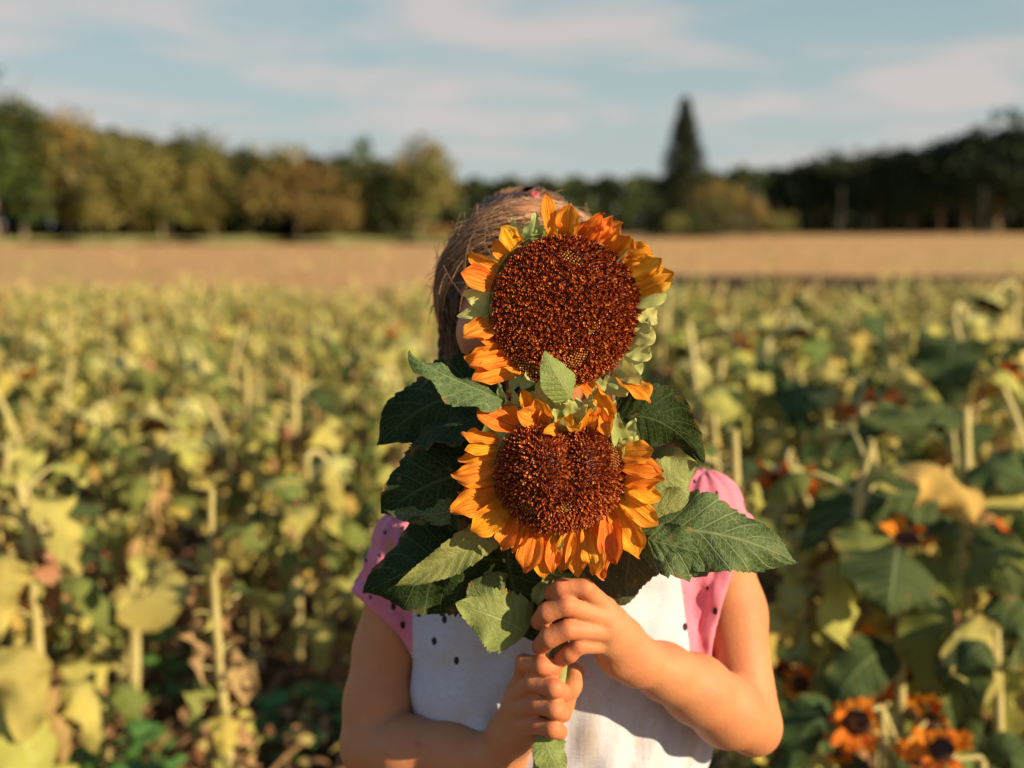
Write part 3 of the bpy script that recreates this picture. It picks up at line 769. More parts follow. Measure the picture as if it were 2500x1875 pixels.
def big_leaf(parent, ctrl, width, n0, n1, mat, seed, fold=.2, wave=.5, serr=.14, prof='leaf', twist=0, petiole=None, cup=0., name='leaf'):
    V, F, U = blade(ctrl, width, n0, n1, 90, 16, prof, fold=fold, wave=wave, serr=serr, seed=seed, twist=twist, crinkle=.009, cup=cup)
    lf = world_obj(name, V, F, mat, parent, uv=U)
    if petiole is not None:
        Vp, Fp, Up = tube(bez(petiole+[ctrl[0]], 14), .0026, 7)
        world_obj('petiole', Vp, Fp, M['stem'], lf)
    return lf

YU, YL = .880, .862
# stems through the hands
stem_pts_low = [Z3(480, 1560, .893), Z3(520, 1180, .890), Z3(600, 740, .888), Z3(615, 450, .888), Z3(628, 200, .890), Z3(622, 20, .895), Z2(1330, 1000, .905), Z2(1300, 780, YL+.03)]
stem_pts_up = [Z3(440, 1560, .899), Z3(480, 1180, .897), Z3(562, 740, .896), Z3(575, 450, .896), Z3(592, 200, .899), Z3(640, -60, .915), Z2(1280, 700, .93), Z2(1290, 300, .93), Z1(1240, 1150, .925), Z1(1240, 930, YU+.035)]
def poly_smooth(pts, n):
    pts = np.array(pts); t = np.linspace(0, len(pts)-1, n); out = np.stack([np.interp(t, np.arange(len(pts)), pts[:, k]) for k in range(3)], 1)
    for _ in range(4): out[1:-1] = (out[:-2]+2*out[1:-1]+out[2:])/4
    return out

up = empty('sunflower', stem_pts_up[0])
tag(up, 'upper of the two held sunflowers, large round seed disc covering the child\'s face', 'sunflower', 'sunflowers held by the child')
V, F, U = tube(poly_smooth(stem_pts_up, 60), np.linspace(.0055, .0050, 60), 10); world_obj('stem', V, F, M['stem'], up)
disc(up, Z1(1246, 930, YU), (0.10, -1, -.06), .0588, .0590, .016, 2700, 1, shape=lambda th: 1+.012*math.sin(3*th+1)-.012*math.cos(2*th), outer=1.75)
petals(up, Z1, [(1160, 445, 1120, 180, 95), (1262, 455, 1275, 255, 140, -.012), (1195, 450, 1240, 265, 90), (1340, 470, 1492, 308, 130, -.012), (1420, 490, 1548, 330, 110),
    (1480, 520, 1612, 372, 125), (1540, 560, 1662, 450, 160, -.016), (1580, 590, 1800, 552, 130), (1660, 700, 1838, 590, 140, -.014), (1705, 800, 1932, 690, 140, -.012),
    (930, 530, 838, 395, 120, -.012), (880, 590, 785, 492, 110), (845, 670, 648, 538, 95), (800, 760, 588, 680, 150, -.01),
    (1150, 450, 1165, 390, 70), (960, 500, 900, 420, 80), (1600, 640, 1700, 560, 100, .0), (1380, 480, 1440, 400, 120),
    (795, 1010, 588, 1098, 160, -.012), (800, 1090, 650, 1060, 150), (810, 1180, 600, 1215, 140, -.01), (900, 1235, 632, 1275, 120, -.015), (965, 1280, 650, 1372, 150, -.016),
    (860, 1230, 740, 1360, 120), (1590, 1330, 1775, 1512, 130, -.01), (1370, 1400, 1455, 1500, 110)], YU, 'petal', [M['petal'], M['petal'], M['petal_red']], 11, 2.5918)
petals(up, Z1, [(955, 490, 910, 342, 85), (1020, 475, 1056, 308, 105), (1090, 455, 1108, 388, 75), (750, 880, 598, 828, 120), (742, 940, 560, 966, 95), (770, 990, 690, 1002, 90),
    (1720, 850, 1892, 825, 140), (1728, 920, 1832, 1010, 140), (1705, 1060, 1812, 1130, 150), (1680, 1160, 1792, 1222, 140), (1650, 1240, 1720, 1340, 130), (1500, 1390, 1642, 1462, 100),
    (990, 1300, 870, 1445, 90), (1040, 1320, 960, 1420, 90), (1560, 580, 1680, 500, 110), (1740, 770, 1870, 760, 90), (1710, 1000, 1790, 1060, 120), (1610, 1300, 1730, 1400, 120),
    (1560, 1350, 1650, 1440, 110), (850, 640, 740, 590, 80), (1440, 1400, 1500, 1500, 100), (1100, 1340, 1060, 1430, 80)], YU, 'bract', [M['bract']], 12, 2.5918, prof='lance', behind=.001)

lo = empty('sunflower', stem_pts_low[0])
tag(lo, 'lower of the two held sunflowers, heart-shaped seed disc and full ring of petals', 'sunflower', 'sunflowers held by the child')
V, F, U = tube(poly_smooth(stem_pts_low, 60), np.linspace(.0062, .0055, 60), 10); world_obj('stem', V, F, M['stem'], lo)
def heart(th):
    g = math.atan2(math.sin(th-1.62), math.cos(th-1.62))
    return 1.0-.20*math.exp(-(g/.33)**2)+.10*math.exp(-((g-.62)/.35)**2)+.06*math.exp(-((g+.62)/.35)**2)
def hval(x, y):
    return -.011*math.exp(-((x-.10)/.13)**2)*min(1, max(0, (y+.35)/.8))-.010*math.exp(-(((x-.13)/.06)**2+((y-.30)/.06)**2))+.003*math.exp(-((x+.4)/.3)**2)
disc(lo, Z2(1312, 760, YL), (0.10, -1, .10), .0500, .0432, .031, 2300, 2, shape=heart, hfun=hval, outer=1.7, hole=(.115, .27, .075))
petals(lo, Z2, [(1000, 440, 768, 318, 150, -.008), (1040, 390, 948, 290, 110), (1095, 340, 1060, 188, 90), (1150, 400, 1030, 330, 130, -.014), (1205, 405, 1150, 250, 140, -.010),
    (1200, 400, 1240, 300, 90), (1310, 440, 1200, 480, 80, -.022), (1290, 440, 1390, 350, 100, -.014), (1370, 430, 1460, 470, 90, -.022), (1480, 470, 1520, 310, 120, -.012), (1620, 360, 1635, 510, 110, -.020),
    (1560, 420, 1570, 300, 120, -.008), (1650, 330, 1560, 180, 120),
    (890, 520, 665, 488, 95), (890, 570, 682, 590, 95, -.010), (885, 625, 640, 655, 100), (880, 690, 602, 745, 120), (890, 770, 640, 800, 120), (900, 830, 640, 880, 120, .0), (915, 890, 598, 1005, 180, -.012),
    (965, 950, 728, 1135, 190, -.008), (1000, 1040, 930, 1250, 140), (1070, 1080, 1000, 1268, 130, -.010), (1135, 1110, 1078, 1405, 165, -.010), (1250, 1135, 1205, 1445, 150), (1290, 1150, 1265, 1400, 110),
    (1370, 1135, 1330, 1400, 140), (1430, 1130, 1440, 1425, 140), (1500, 1115, 1540, 1410, 150, -.010), (1570, 1070, 1600, 1438, 155), (1630, 1020, 1690, 1340, 165, -.012), (1680, 970, 1832, 1295, 170),
    (1725, 910, 1965, 1085, 150, -.010), (1740, 840, 1985, 905, 130), (1740, 770, 2005, 785, 170, -.012), (1730, 690, 1995, 735, 140), (1720, 610, 1935, 590, 150, -.01), (1190, 1140, 1150, 1330, 120, .002)],
    YL, 'petal', [M['petal'], M['petal'], M['petal_red']], 21, 2.6976)
petals(lo, Z2, [(945, 280, 915, 145, 60), (1020, 290, 1000, 190, 60), (1180, 300, 1202, 118, 100), (1270, 310, 1285, 190, 100), (1240, 250, 1225, 150, 50), (1400, 440, 1382, 250, 110, -.012), (1420, 430, 1495, 290, 100, -.010),
    (1340, 420, 1262, 330, 90, -.012), (1450, 360, 1420, 240, 90), (1700, 530, 1700, 338, 110), (1745, 550, 1808, 378, 90), (1710, 560, 1655, 400, 90), (1500, 330, 1510, 220, 70), (1600, 300, 1545, 170, 110),
    (1330, 350, 1330, 260, 90), (1380, 480, 1330, 380, 110, -.018), (1720, 900, 1760, 960, 60), (1800, 1010, 1900, 1060, 60), (1740, 580, 1830, 500, 90), (1100, 300, 1130, 200, 60), (1650, 380, 1680, 260, 60),
    (1300, 1150, 1310, 1260, 70), (920, 950, 800, 1010, 70), (1700, 620, 1750, 560, 90)], YL, 'bract', [M['bract']], 22, 2.6976, prof='lance', behind=.004)
tn = lambda *a: unit(np.array(a, float))
# small pointed leaf rising in front of the upper disc
big_leaf(lo, [Z1(1280, 1490, .858), Z1(1240, 1400, .846), Z1(1160, 1290, .846), Z1(1114, 1182, .852)], .031, tn(.5, -1, .1), tn(.5, -.9, .2), M['leaf_light'], 31, fold=.35, wave=.15, serr=.05)
Bc = Z2(1290, 500, .925)
def Lf(parent, pts, width, n0, n1, mat, seed, **kw): return big_leaf(parent, pts, width, n0, n1, M[mat], seed, petiole=kw.pop('pet', None), **kw)
# upper left pointed leaf with pale veins
Lf(up, [Z1(850, 1500, .862), Z1(650, 1400, .850), Z1(420, 1330, .845), Z1(248, 1196, .850)], .036, tn(.25, -.65, .85), tn(.2, -.6, .9), 'leaf_mid', 41, fold=.42, pet=[Z2(1280, 560, .925), Z1(980, 1560, .90)])
Lf(up, [Z2(900, 300, .905), Z2(620, 120, .925), Z2(350, 330, .935), Z2(105, 555, .93)], .078, tn(-.1, -.7, .5), tn(-.3, -.7, .2), 'leaf_dark', 42, fold=.15, pet=[Z2(1280, 560, .93)])
Lf(up, [Z2(820, 380, .885), Z2(640, 400, .885), Z2(450, 430, .89), Z2(330, 560, .90)], .050, tn(-.2, -.3, .9), tn(-.3, -.4, .9), 'leaf_dark', 43, fold=.2)
Lf(lo, [Z2(850, 760, .895), Z2(600, 700, .885), Z2(350, 860, .885), Z2(140, 1010, .90)], .082, tn(-.25, -.8, .35), tn(-.2, -.8, .2), 'leaf_dark', 44, fold=.1, pet=[Z2(1290, 900, .91)])
Lf(lo, [Z2(780, 960, .880), Z2(600, 985, .876), Z2(400, 1060, .880), Z2(150, 980, .895)], .022, tn(.4, -.9, .3), tn(.4, -.9, .3), 'leaf_mid', 45, fold=.3)
Lf(lo, [Z4(900, 640, .900), Z4(640, 610, .895), Z4(420, 680, .893), Z4(228, 800, .91)], .095, tn(-.3, -.75, .35), tn(-.55, -.8, .1), 'leaf_dark', 46, fold=.28, pet=[Z2(1310, 1180, .905)])
Lf(lo, [Z4(905, 490, .885), Z4(720, 560, .868), Z4(580, 690, .862), Z4(375, 765, .870)], .030, tn(-.45, -1, .15), tn(.3, -1, .4), 'leaf_light', 47, fold=-.35, wave=.3, pet=[Z2(1300, 1150, .9)])
Lf(lo, [Z4(935, 480, .900), Z4(900, 640, .893), Z4(960, 850, .898), Z4(1055, 1040, .902)], .125, tn(-.35, -.9, -.1), tn(-.3, -.9, -.1), 'leaf_dark', 48, fold=.12)
Lf(lo, [Z4(1010, 1000, .892), Z4(930, 930, .880), Z4(820, 900, .874), Z4(670, 850, .880)], .052, tn(.25, -1, .2), tn(.3, -1, .2), 'leaf_light', 49, fold=.1, serr=.2)
Lf(lo, [Z4(790, 880, .885), Z4(800, 810, .882), Z4(860, 750, .884), Z4(928, 705, .890)], .030, tn(.3, -1, .1), tn(.3, -1, .1), 'leaf_mid', 50, fold=.2)
Lf(lo, [Z4(800, 760, .892), Z4(820, 720, .890), Z4(845, 690, .890), Z4(858, 655, .892)], .008, tn(.8, -.6, .1), tn(.8, -.6, .1), 'leaf_light', 51, fold=.2)
# right side
Lf(up, [PF(1325, 905, .890), PF(1390, 885, .875), PF(1460, 905, .880), PF(1522, 1002, .895)], .056, tn(-.35, -.8, .30), tn(-.4, -.7, .1), 'leaf_dark', 52, fold=.25, pet=[Z2(1290, 520, .925)])
Lf(up, [PF(1395, 1062, .895), PF(1430, 1050, .890), PF(1460, 1030, .893), PF(1508, 1000, .90)], .046, tn(.4, -1, .3), tn(.4, -1, .2), 'leaf_light', 53, fold=.1)
Lf(lo, [PF(1370, 1130, .885), PF(1420, 1090, .880), PF(1470, 1088, .880), PF(1540, 1088, .885)], .040, tn(.3, -.9, .6), tn(.3, -.9, .6), 'leaf_light', 54, fold=.12)
Lf(lo, [PF(1368, 1150, .880), PF(1470, 1130, .858), PF(1600, 1150, .850), PF(1722, 1215, .862)], .072, tn(.05, -.80, .55), tn(.0, -.85, .5), 'leaf_mid', 55, fold=.22, cup=-.12, pet=[Z2(1330, 1100, .905)])
Lf(lo, [PF(1400, 1165, .862), PF(1450, 1175, .856), PF(1540, 1200, .853), PF(1650, 1232, .858)], .032, tn(-.1, -.9, .1), tn(-.1, -.9, .1), 'leaf_mid', 56, fold=.2)
Lf(up, [PF(1350, 1120, .905), PF(1370, 1190, .900), PF(1360, 1260, .900), PF(1318, 1306, .905)], .060, tn(.1, -1, .0), tn(.2, -1, .15), 'leaf_rust', 57, fold=.1)
Lf(up, [PF(1260, 1160, .900), PF(1285, 1215, .896), PF(1310, 1250, .896), PF(1350, 1290, .90)], .045, tn(.1, -1, .1), tn(.2, -1, .25), 'leaf_rust', 58, fold=.15)
Lf(up, [Z2(1230, 300, .905), Z2(1150, 200, .900), Z2(1130, 110, .897), Z2(1020, 60, .895)], .052, tn(-.1, -.9, .4), tn(-.2, -.8, .4), 'leaf_dark', 59, fold=.2)
Lf(up, [Z2(1000, 230, .90), Z2(1060, 180, .895), Z2(1160, 150, .892), Z2(1240, 200, .89)], .030, tn(.1, -.8, .6), tn(.2, -.8, .5), 'leaf_mid', 60, fold=.2)
Lf(lo, [Z3(560, 120, .885), Z3(490, 150, .880), Z3(440, 200, .880), Z3(450, 290, .884)], .018, tn(.5, -.9, .1), tn(-.4, -.9, .1), 'leaf_light', 61, fold=-.5)
Lf(lo, [Z3(500, 1170, .885), Z3(520, 1260, .880), Z3(560, 1340, .878), Z3(640, 1440, .878)], .030, tn(.2, -1, .3), tn(.2, -1, .3), 'leaf_light', 62, fold=.15)
Lf(up, [PF(1000, 1010, .935), PF(960, 1000, .935), PF(920, 1040, .935), PF(900, 1100, .93)], .080, tn(-.3, -.8, .3), tn(-.3, -.8, .2), 'leaf_dark', 63, fold=.1)
Lf(up, [Z4(880, 300, .93), Z4(760, 500, .925), Z4(640, 600, .925), Z4(520, 590, .925)], .070, tn(-.3, -.8, .1), tn(-.3, -.8, .1), 'leaf_dark', 64, fold=.1)

# ------------------------------------------------------------------ field plants
def plant_parts(seed, H, style, head=0, nleaf=9, lsz=.15, hang=6):
    """local-space parts: list of (name, V, F, U, matkey, subparts)"""
    rs = np.random.RandomState(seed); parts = []
    bend = rs.uniform(-.08, .08, 2)
    c = [np.zeros(3), np.array([bend[0]*.3, bend[1]*.3, H*.4]), np.array([bend[0], bend[1], H*.8]), np.array([bend[0]*1.6+rs.uniform(-.04, .04), bend[1]*1.6-.03, H])]
    spts = bez(c, 16); r0 = rs.uniform(.010, .016)
    # nodding neck
    nod = rs.uniform(.025, .05); dirn = unit([rs.uniform(-.6, .6), -1, 0]); top = spts[-1]
    neck = bez([top, top+np.array([0, 0, nod*.7]), top+dirn*nod+np.array([0, 0, nod*.6]), top+dirn*nod*1.3-np.array([0, 0, nod*.2])], 8)
    full = np.vstack([spts, neck[1:]]) if head else spts
    V, F, U = tube(full, np.linspace(r0, r0*.45, len(full)), 6); parts.append(('stem', V, F, U, 'f_stem', []))
    for i in range(nleaf):
        t = .22+.76*(i+rs.rand()*.5)/nleaf; p = bez(c, 50)[int(min(.99, t)*49)]
        a = i*2.4+rs.uniform(-.4, .4); o = np.array([math.cos(a), math.sin(a), 0])
        pl = lsz*rs.uniform(.35, .6); L = lsz*rs.uniform(.8, 1.25)*(1.1-.35*abs(t-.6))
        droop = rs.uniform(.45, 1.35)
        b = p+o*pl+np.array([0, 0, pl*.55]); e = b+o*L*(1.05-droop*.55)+np.array([0, 0, -L*droop*.85])
        m1 = b+o*L*.38+np.array([0, 0, L*.12]); m2 = b+o*L*.75*(1.1-droop*.4)+np.array([0, 0, -L*droop*.3])
        n0 = unit(o*.3*droop+np.array([rs.uniform(-.3, .3), rs.uniform(-.3, .3), 1])); n1 = unit(o*droop*1.4+np.array([rs.uniform(-.4, .4), rs.uniform(-.4, .4), .6]))
        V, F, U = blade([b, m1, m2, e], L*rs.uniform(.62, .9), n0, n1, 12, 6, 'heart', fold=rs.uniform(.0, .7), wave=rs.uniform(.5, 2.0), serr=.1, seed=seed*31+i, twist=rs.uniform(-1, 1), crinkle=.012)
        lv = style[rs.randint(len(style))]
        Vp, Fp, Up = tube(bez([p, p+o*pl*.5+np.array([0, 0, pl*.45]), b], 5), .0032, 4)
        parts.append(('leaf', V, F, U, lv, [('petiole', Vp, Fp, Up, 'f_stem')]))
    for i in range(hang):      # shrivelled leaves hanging along the stalk
        t = rs.uniform(.25, .85); p = bez(c, 50)[int(t*49)]; a = rs.uniform(0, 6.28); o = np.array([math.cos(a), math.sin(a), 0]); L = rs.uniform(.07, .15)
        b = p+o*.035+np.array([0, 0, .012]); V, F, U = blade([b, b+o*.02-np.array([0, 0, L*.3]), b+o*rs.uniform(-.02, .03)-np.array([0, 0, L])], L*rs.uniform(.25, .5), o, o+rs.normal(0, .4, 3), 9, 4, 'heart', fold=rs.uniform(.5, 1.1), wave=2., seed=seed*7+i, twist=rs.uniform(-2, 2))
        Vp, Fp, Up = tube(bez([p, p+o*.02+np.array([0, 0, .018]), b], 4), .0025, 4)
        parts.append(('leaf', V, F, U, 'f_dry' if rs.rand() < .42 else 1 if rs.rand() < .4 else 2 if rs.rand() < .4 else 0, [('petiole', Vp, Fp, Up, 'f_stem')]))
    hp = neck[-1]; hn = unit(neck[-1]-neck[-2])
    a = unit(np.cross(hn, [0.1, .3, 1.])); b = np.cross(hn, a)
    if head:
        R = rs.uniform(.028, .045); n = 16; ang = np.linspace(0, 2*np.pi, n, endpoint=False)
        def ring(prof):
            V = np.vstack([hp+hn*z+R*r*(np.cos(ang)[:, None]*a+np.sin(ang)[:, None]*b) for r, z in prof])
            F = [[i*n+j, i*n+(j+1) % n, (i+1)*n+(j+1) % n, (i+1)*n+j] for i in range(len(prof)-1) for j in range(n)]
            return V, F, np.zeros((len(V), 2))
        Vb_, Fb_, Ub_ = ring([(.15, 0), (.8, .008), (1.05, .018), (1.0, .026)])
        Vd, Fd, Ud = ring([(1.0, .026), (.85, .034), (.4, .037), (.01, .034)])
        subs = [('seed_disc', Vd, Fd, Ud, 'f_disc')]
        mbp = MB()
        if head == 1:
            for j in range(rs.randint(14, 20)):
                th = j/17*6.28+rs.uniform(-.1, .1); o = math.cos(th)*a+math.sin(th)*b
                bb = hp+o*R*.95+hn*.022; L = R*rs.uniform(.9, 1.5)
                e = bb+o*L*.8+hn*rs.uniform(-.4, .9)*L
                Vq, Fq, Uq = blade([bb, (bb+e)/2+hn*.2*L, e], L*.45, hn, None, 8, 4, 'petal', fold=.1, cup=.3, wave=.4, seed=j, twist=rs.uniform(-.5, .5)); mbp.add(Vq, Fq, Uq)
        else:
            for j in range(14):
                th = j/14*6.28; o = math.cos(th)*a+math.sin(th)*b; bb = hp+o*R*.95+hn*.015; e = bb+o*R*.7+hn*R*rs.uniform(.2, 1.)
                Vq, Fq, Uq = blade([bb, (bb+e)/2+o*.2*R, e], R*.5, o, None, 6, 4, 'lance', seed=j); mbp.add(Vq, Fq, Uq)
        V, F, U, C, Mi = mbp.arrays(); subs.append(('petal_ring' if head == 1 else 'bract_ring', V, F, U, 'f_petal' if head == 1 else 'f_bud'))
        parts.append(('flower_head', Vb_, Fb_, Ub_, 'f_bud', subs))
    return parts
def mt(k): return F_LEAF[k] if isinstance(k, int) else M[k]
def plant_tree(name, parts, loc=(0, 0, 0)):
    root = empty(name, loc)
    for nm, V, F, U, k, subs in parts:
        o = link_obj(nm, make_mesh(nm, V, F, mt(k), uv=U), root)
        for n2, V2, F2, U2, k2 in subs:
            link_obj(n2, make_mesh(n2, V2, F2, mt(k2), uv=U2), o)
    return root
PM = [F_LEAF[0], F_LEAF[1], F_LEAF[2], F_LEAF[3], M['f_stem'], M['f_disc'], M['f_bud'], M['f_petal'], M['f_dry']]
PMI = {0: 0, 1: 1, 2: 2, 3: 3, 'f_stem': 4, 'f_disc': 5, 'f_bud': 6, 'f_petal': 7, 'f_dry': 8}
def plant_merged(parts):
    mb = MB()
    for nm, V, F, U, k, subs in parts:
        mb.add(V, F, U, None, PMI[k])
        for n2, V2, F2, U2, k2 in subs: mb.add(V2, F2, U2, None, PMI[k2])
    return mb
def copy_tree(o, parent=None):
    c = o.copy(); COL.objects.link(c); c.parent = parent
    for ch in o.children: copy_tree(ch, c)
    return c
STY = [([0, 0, 1, 2], 'pale yellow-green'), ([1, 0, 0, 2], 'yellowed'), ([0, 2, 0, 3], 'mixed green and pale'), ([2, 3, 0], 'deep green'), ([1, 0, 2, 0, 3], 'patchy yellow and green')]
protos = []
for i in range(10):
    st, nm = STY[[0, 1, 2, 0, 4, 3, 1, 0, 2, 4][i]]
    hd = [2, 0, 0, 0, 1, 0, 2, 0, 1, 0][i]
    stalky = i in (3, 7, 8)
    protos.append((plant_parts(100+i, .62+.04*(i % 4), st, hd, 5 if stalky else 13+i % 3, .105 if stalky else .112, 18 if stalky else 13), nm, hd))
ORD = ['first', 'second', 'third', 'fourth', 'fifth', 'sixth', 'seventh', 'eighth', 'ninth', 'tenth', 'eleventh', 'twelfth', 'thirteenth', 'fourteenth', 'fifteenth', 'sixteenth', 'seventeenth', 'eighteenth', 'nineteenth', 'twentieth']
ORD += ['twenty-'+o for o in ORD[:9]]+['thirtieth']+['thirty-'+o for o in ORD[:9]]+['fortieth']+['forty-'+o for o in ORD[:9]]+['fiftieth']
rs = np.random.RandomState(5)
rows = []; Y = 2.05
while Y < 12.9:
    rows.append(Y); Y += .33+.012*(Y-2)
spots = []
for ri, Y in enumerate(rows):
    step = .215+.012*Y; hw = Y*.47+.25; x = -hw+rs.uniform(0, step)
    row = []
    while x < hw:
        keep = True
        if x < -.1 and Y < 2.9 and rs.rand() < (.5 if Y < 2.5 else .2): keep = False
        if -.25 < x < .45 and Y < 5: keep = rs.rand() < .35    # mostly hidden by the child
        if keep: row.append((x+rs.uniform(-.06, .06), Y+rs.uniform(-.08, .08)))
        x += step*rs.uniform(.8, 1.2)
    spots.append(sorted(row))
tree_protos = [plant_tree('sunflower_plant', p[0], (0, -50, 0)) for p in protos]
used = [False]*len(protos)
merged = [plant_merged(p[0]) for p in protos]
merged_me = [m.mesh('sunflower_plant', PM) for m in merged]
bg_mb = MB(); count = 0
HEADW = {0: 'without a bloom', 1: 'with orange bloom', 2: 'with green head'}
for ri, row in enumerate(spots):
    rown = ORD[ri]
    for ci, (x, Y) in enumerate(row):
        pi = rs.randint(len(protos))
        if protos[pi][2] == 1 and rs.rand() < .6: pi = 0
        if x < -.2 and pi in (1, 5, 6) and rs.rand() < .6: pi = (0, 2, 7)[rs.randint(3)]
        if x > .3 and rs.rand() < .35: pi = (3, 7, 8)[rs.randint(3)]
        if protos[pi][2] == 1 and abs(x-.6) < .35 and Y < 2.6: pi = 3
        s = rs.uniform(.85, 1.15)*((1.25 if Y < 5 else 1.08) if x > .3 else 1.0)
        if x > Y*.36 and 2.6 < Y < 6: s *= 1.04
        s *= max(.72, 1-.035*max(0, Y-3.5))
        rz = rs.uniform(0, 6.28) if protos[pi][2] != 1 else rs.uniform(-.9, .9)
        if count < 292:
            lab = '%s plant %s, %s from left in the %s field row' % (protos[pi][1], HEADW[protos[pi][2]], ORD[ci], rown)
            if Y < 3.9:
                if not used[pi]: o = tree_protos[pi]; used[pi] = True
                else: o = copy_tree(tree_protos[pi])
            else:
                o = link_obj('sunflower_plant', merged_me[pi])
            o.location = (x, Y, 0); o.rotation_euler = (rs.uniform(-.08, .08), rs.uniform(-.08, .08), rz); o.scale = (s, s, s)
            tag(o, lab, 'sunflower plant', 'sunflower plants in the field behind the child'); count += 1
        else:
            V, F, U, C, Mi = merged[pi].arrays(); c, n = math.cos(rz), math.sin(rz)
            W = V*s; W = np.stack([W[:, 0]*c-W[:, 1]*n+x, W[:, 0]*n+W[:, 1]*c+Y, W[:, 2]], 1)
            bg_mb.V.append(W); bg_mb.U.append(U); bg_mb.C.append(C); bg_mb.F += (np.array([f for f in F])+bg_mb.n).tolist(); bg_mb.M += Mi; bg_mb.n += len(W)
for Y in rows:           # the same crop carries on to both sides of the view
    for sg in (-1, 1):
        x = Y*.47+.45
        while x < Y*.47+2.3:
            if Y > 2.3:
                pi = rs.randint(len(protos)); s = rs.uniform(.85, 1.15)*max(.72, 1-.035*max(0, Y-3.5)); rz = rs.uniform(0, 6.28)
                V, F, U, C, Mi = merged[pi].arrays(); c, n = math.cos(rz), math.sin(rz)
                W = V*s; W = np.stack([W[:, 0]*c-W[:, 1]*n+sg*x, W[:, 0]*n+W[:, 1]*c+Y+rs.uniform(-.08, .08), W[:, 2]], 1)
                bg_mb.V.append(W); bg_mb.U.append(U); bg_mb.C.append(C); bg_mb.F += (np.array([f for f in F])+bg_mb.n).tolist(); bg_mb.M += Mi; bg_mb.n += len(W)
            x += rs.uniform(.3, .45)
for i, o in enumerate(tree_protos):
    if not used[i]:
        for ch in list(o.children_recursive)+[o]: bpy.data.objects.remove(ch)
if bg_mb.n:
    o = link_obj('far_sunflowers', bg_mb.mesh('far_sunflowers', PM)); tag(o, 'dense far part of the yellow-green sunflower field before the bare field', 'sunflower plants', None, 'stuff')

# near plants on the right, shaped after the photograph
def custom_plant(label, base, top, leaves, heads, r=.010, name='sunflower_plant'):
    base = np.array(base, float)
    root = empty(name, base); tag(root, label, 'sunflower plant', 'sunflower plants in the field behind the child')
    sp = bez([base, base*.5+top*.5+np.array([.02, 0, 0]), top], 20); V, F, U = tube(sp, np.linspace(r*1.25, r*.7, 20), 8); world_obj('stem', V, F, M['f_stem'], root)
    for i, (ctrl, w, n0, n1, k, fo) in enumerate(leaves):
        V, F, U = blade(ctrl, w, n0, n1, 34, 10, 'heart', fold=fo, wave=.6, serr=.12, seed=i+int(base[0]*100), crinkle=.004)
        lf = world_obj('leaf', V, F, mt(k), root, uv=U)
        d_ = np.linalg.norm(sp-ctrl[0], axis=1).argmin(); q = sp[max(0, d_-2)]
        V, F, U = tube(bez([q, (q+ctrl[0])/2+np.array([0, 0, .02]), ctrl[0]], 8), .0035, 6); world_obj('petiole', V, F, M['f_stem'], lf)
    for (C, hn, R, npet, pl, dk) in heads:
        hn = unit(hn); a = unit(np.cross(hn, [0.1, .3, 1.])); b = np.cross(hn, a); n = 24; ang = np.linspace(0, 2*np.pi, n, endpoint=False)
        def ring(prof):
            V = np.vstack([C+hn*z*R+R*r_*(np.cos(ang)[:, None]*a+np.sin(ang)[:, None]*b) for r_, z in prof])
            return V, [[i*n+j, i*n+(j+1) % n, (i+1)*n+(j+1) % n, (i+1)*n+j] for i in range(len(prof)-1) for j in range(n)]
        V, F = ring([(.1, -.55), (.8, -.4), (1.08, -.1), (1.0, .05)]); h = world_obj('flower_head', V, F, M['f_bud'], root)
        V, F = ring([(1.0, .05), (.9, .2), (.5, .3), (.01, .22)]); world_obj('seed_disc', V, F, M['f_disc'], h)
        d_ = sp[-1]; V, F, U = tube(bez([d_, d_+np.array([0, 0, .012]), C-hn*R*1.4-np.array([0, 0, .01]), C-hn*R*.5], 12), .0042, 7); world_obj('neck', V, F, M['f_stem'], h)
        rr = np.random.RandomState(abs(int(C[0]*1000)))
        for j in range(npet):
            if rr.rand() < .22: continue
            th = j/npet*6.28+rr.uniform(-.35, .35); o = math.cos(th)*a+math.sin(th)*b; L = pl*rr.uniform(.5, 1.35); bb = C+o*R*.95
            e = bb+o*L*.7+hn*rr.uniform(-.5, .9)*L+np.array([0, 0, -.35*L*rr.rand()])
            V, F, U = blade([bb, (bb+e)/2+hn*.25*L, e], L*.5, hn, None, 12, 6, 'petal', cup=.3, wave=.6, seed=j, twist=rr.uniform(-.8, .8)); world_obj('petal', V, F, M['f_petal'], h, uv=U)
    return root
g = lambda p: np.array([p[0], p[1], 0.])
YA = 1.85
pA = PF(1935, 1560, YA)
custom_plant('deep green plant with one broad drooping leaf under orange petals, right of the child', g(pA), PF(1945, 1190, YA),
    [([PF(1940, 1180, YA), PF(1935, 1215, YA-.1), PF(1930, 1260, YA-.15), PF(1920, 1330, YA-.15)], .185, tn(0, -.6, .8), tn(.1, -1, .35), 3, .35),
     ([PF(1870, 1230, YA), PF(1820, 1260, YA), PF(1780, 1310, YA), PF(1850, 1420, YA-.05)], .10, tn(.5, -1, .2), tn(.5, -1, .1), 0, .1),
     ([PF(1960, 1230, YA+.05), PF(2010, 1260, YA+.05), PF(2020, 1300, YA+.05), PF(2010, 1370, YA)], .10, tn(-.4, -1, .2), tn(-.4, -1, .1), 2, .3),
     ([PF(1930, 1400, YA), PF(1860, 1420, YA-.1), PF(1820, 1480, YA-.1), PF(1800, 1540, YA-.1)], .10, tn(-.2, -.7, .5), tn(-.5, -.8, .2), 3, .2)],
    [(PF(1960, 1165, YA+.05), (0, -.3, .9), .022, 16, .038, True)])
YB = 2.05
pB = PF(2085, 1500, YB)
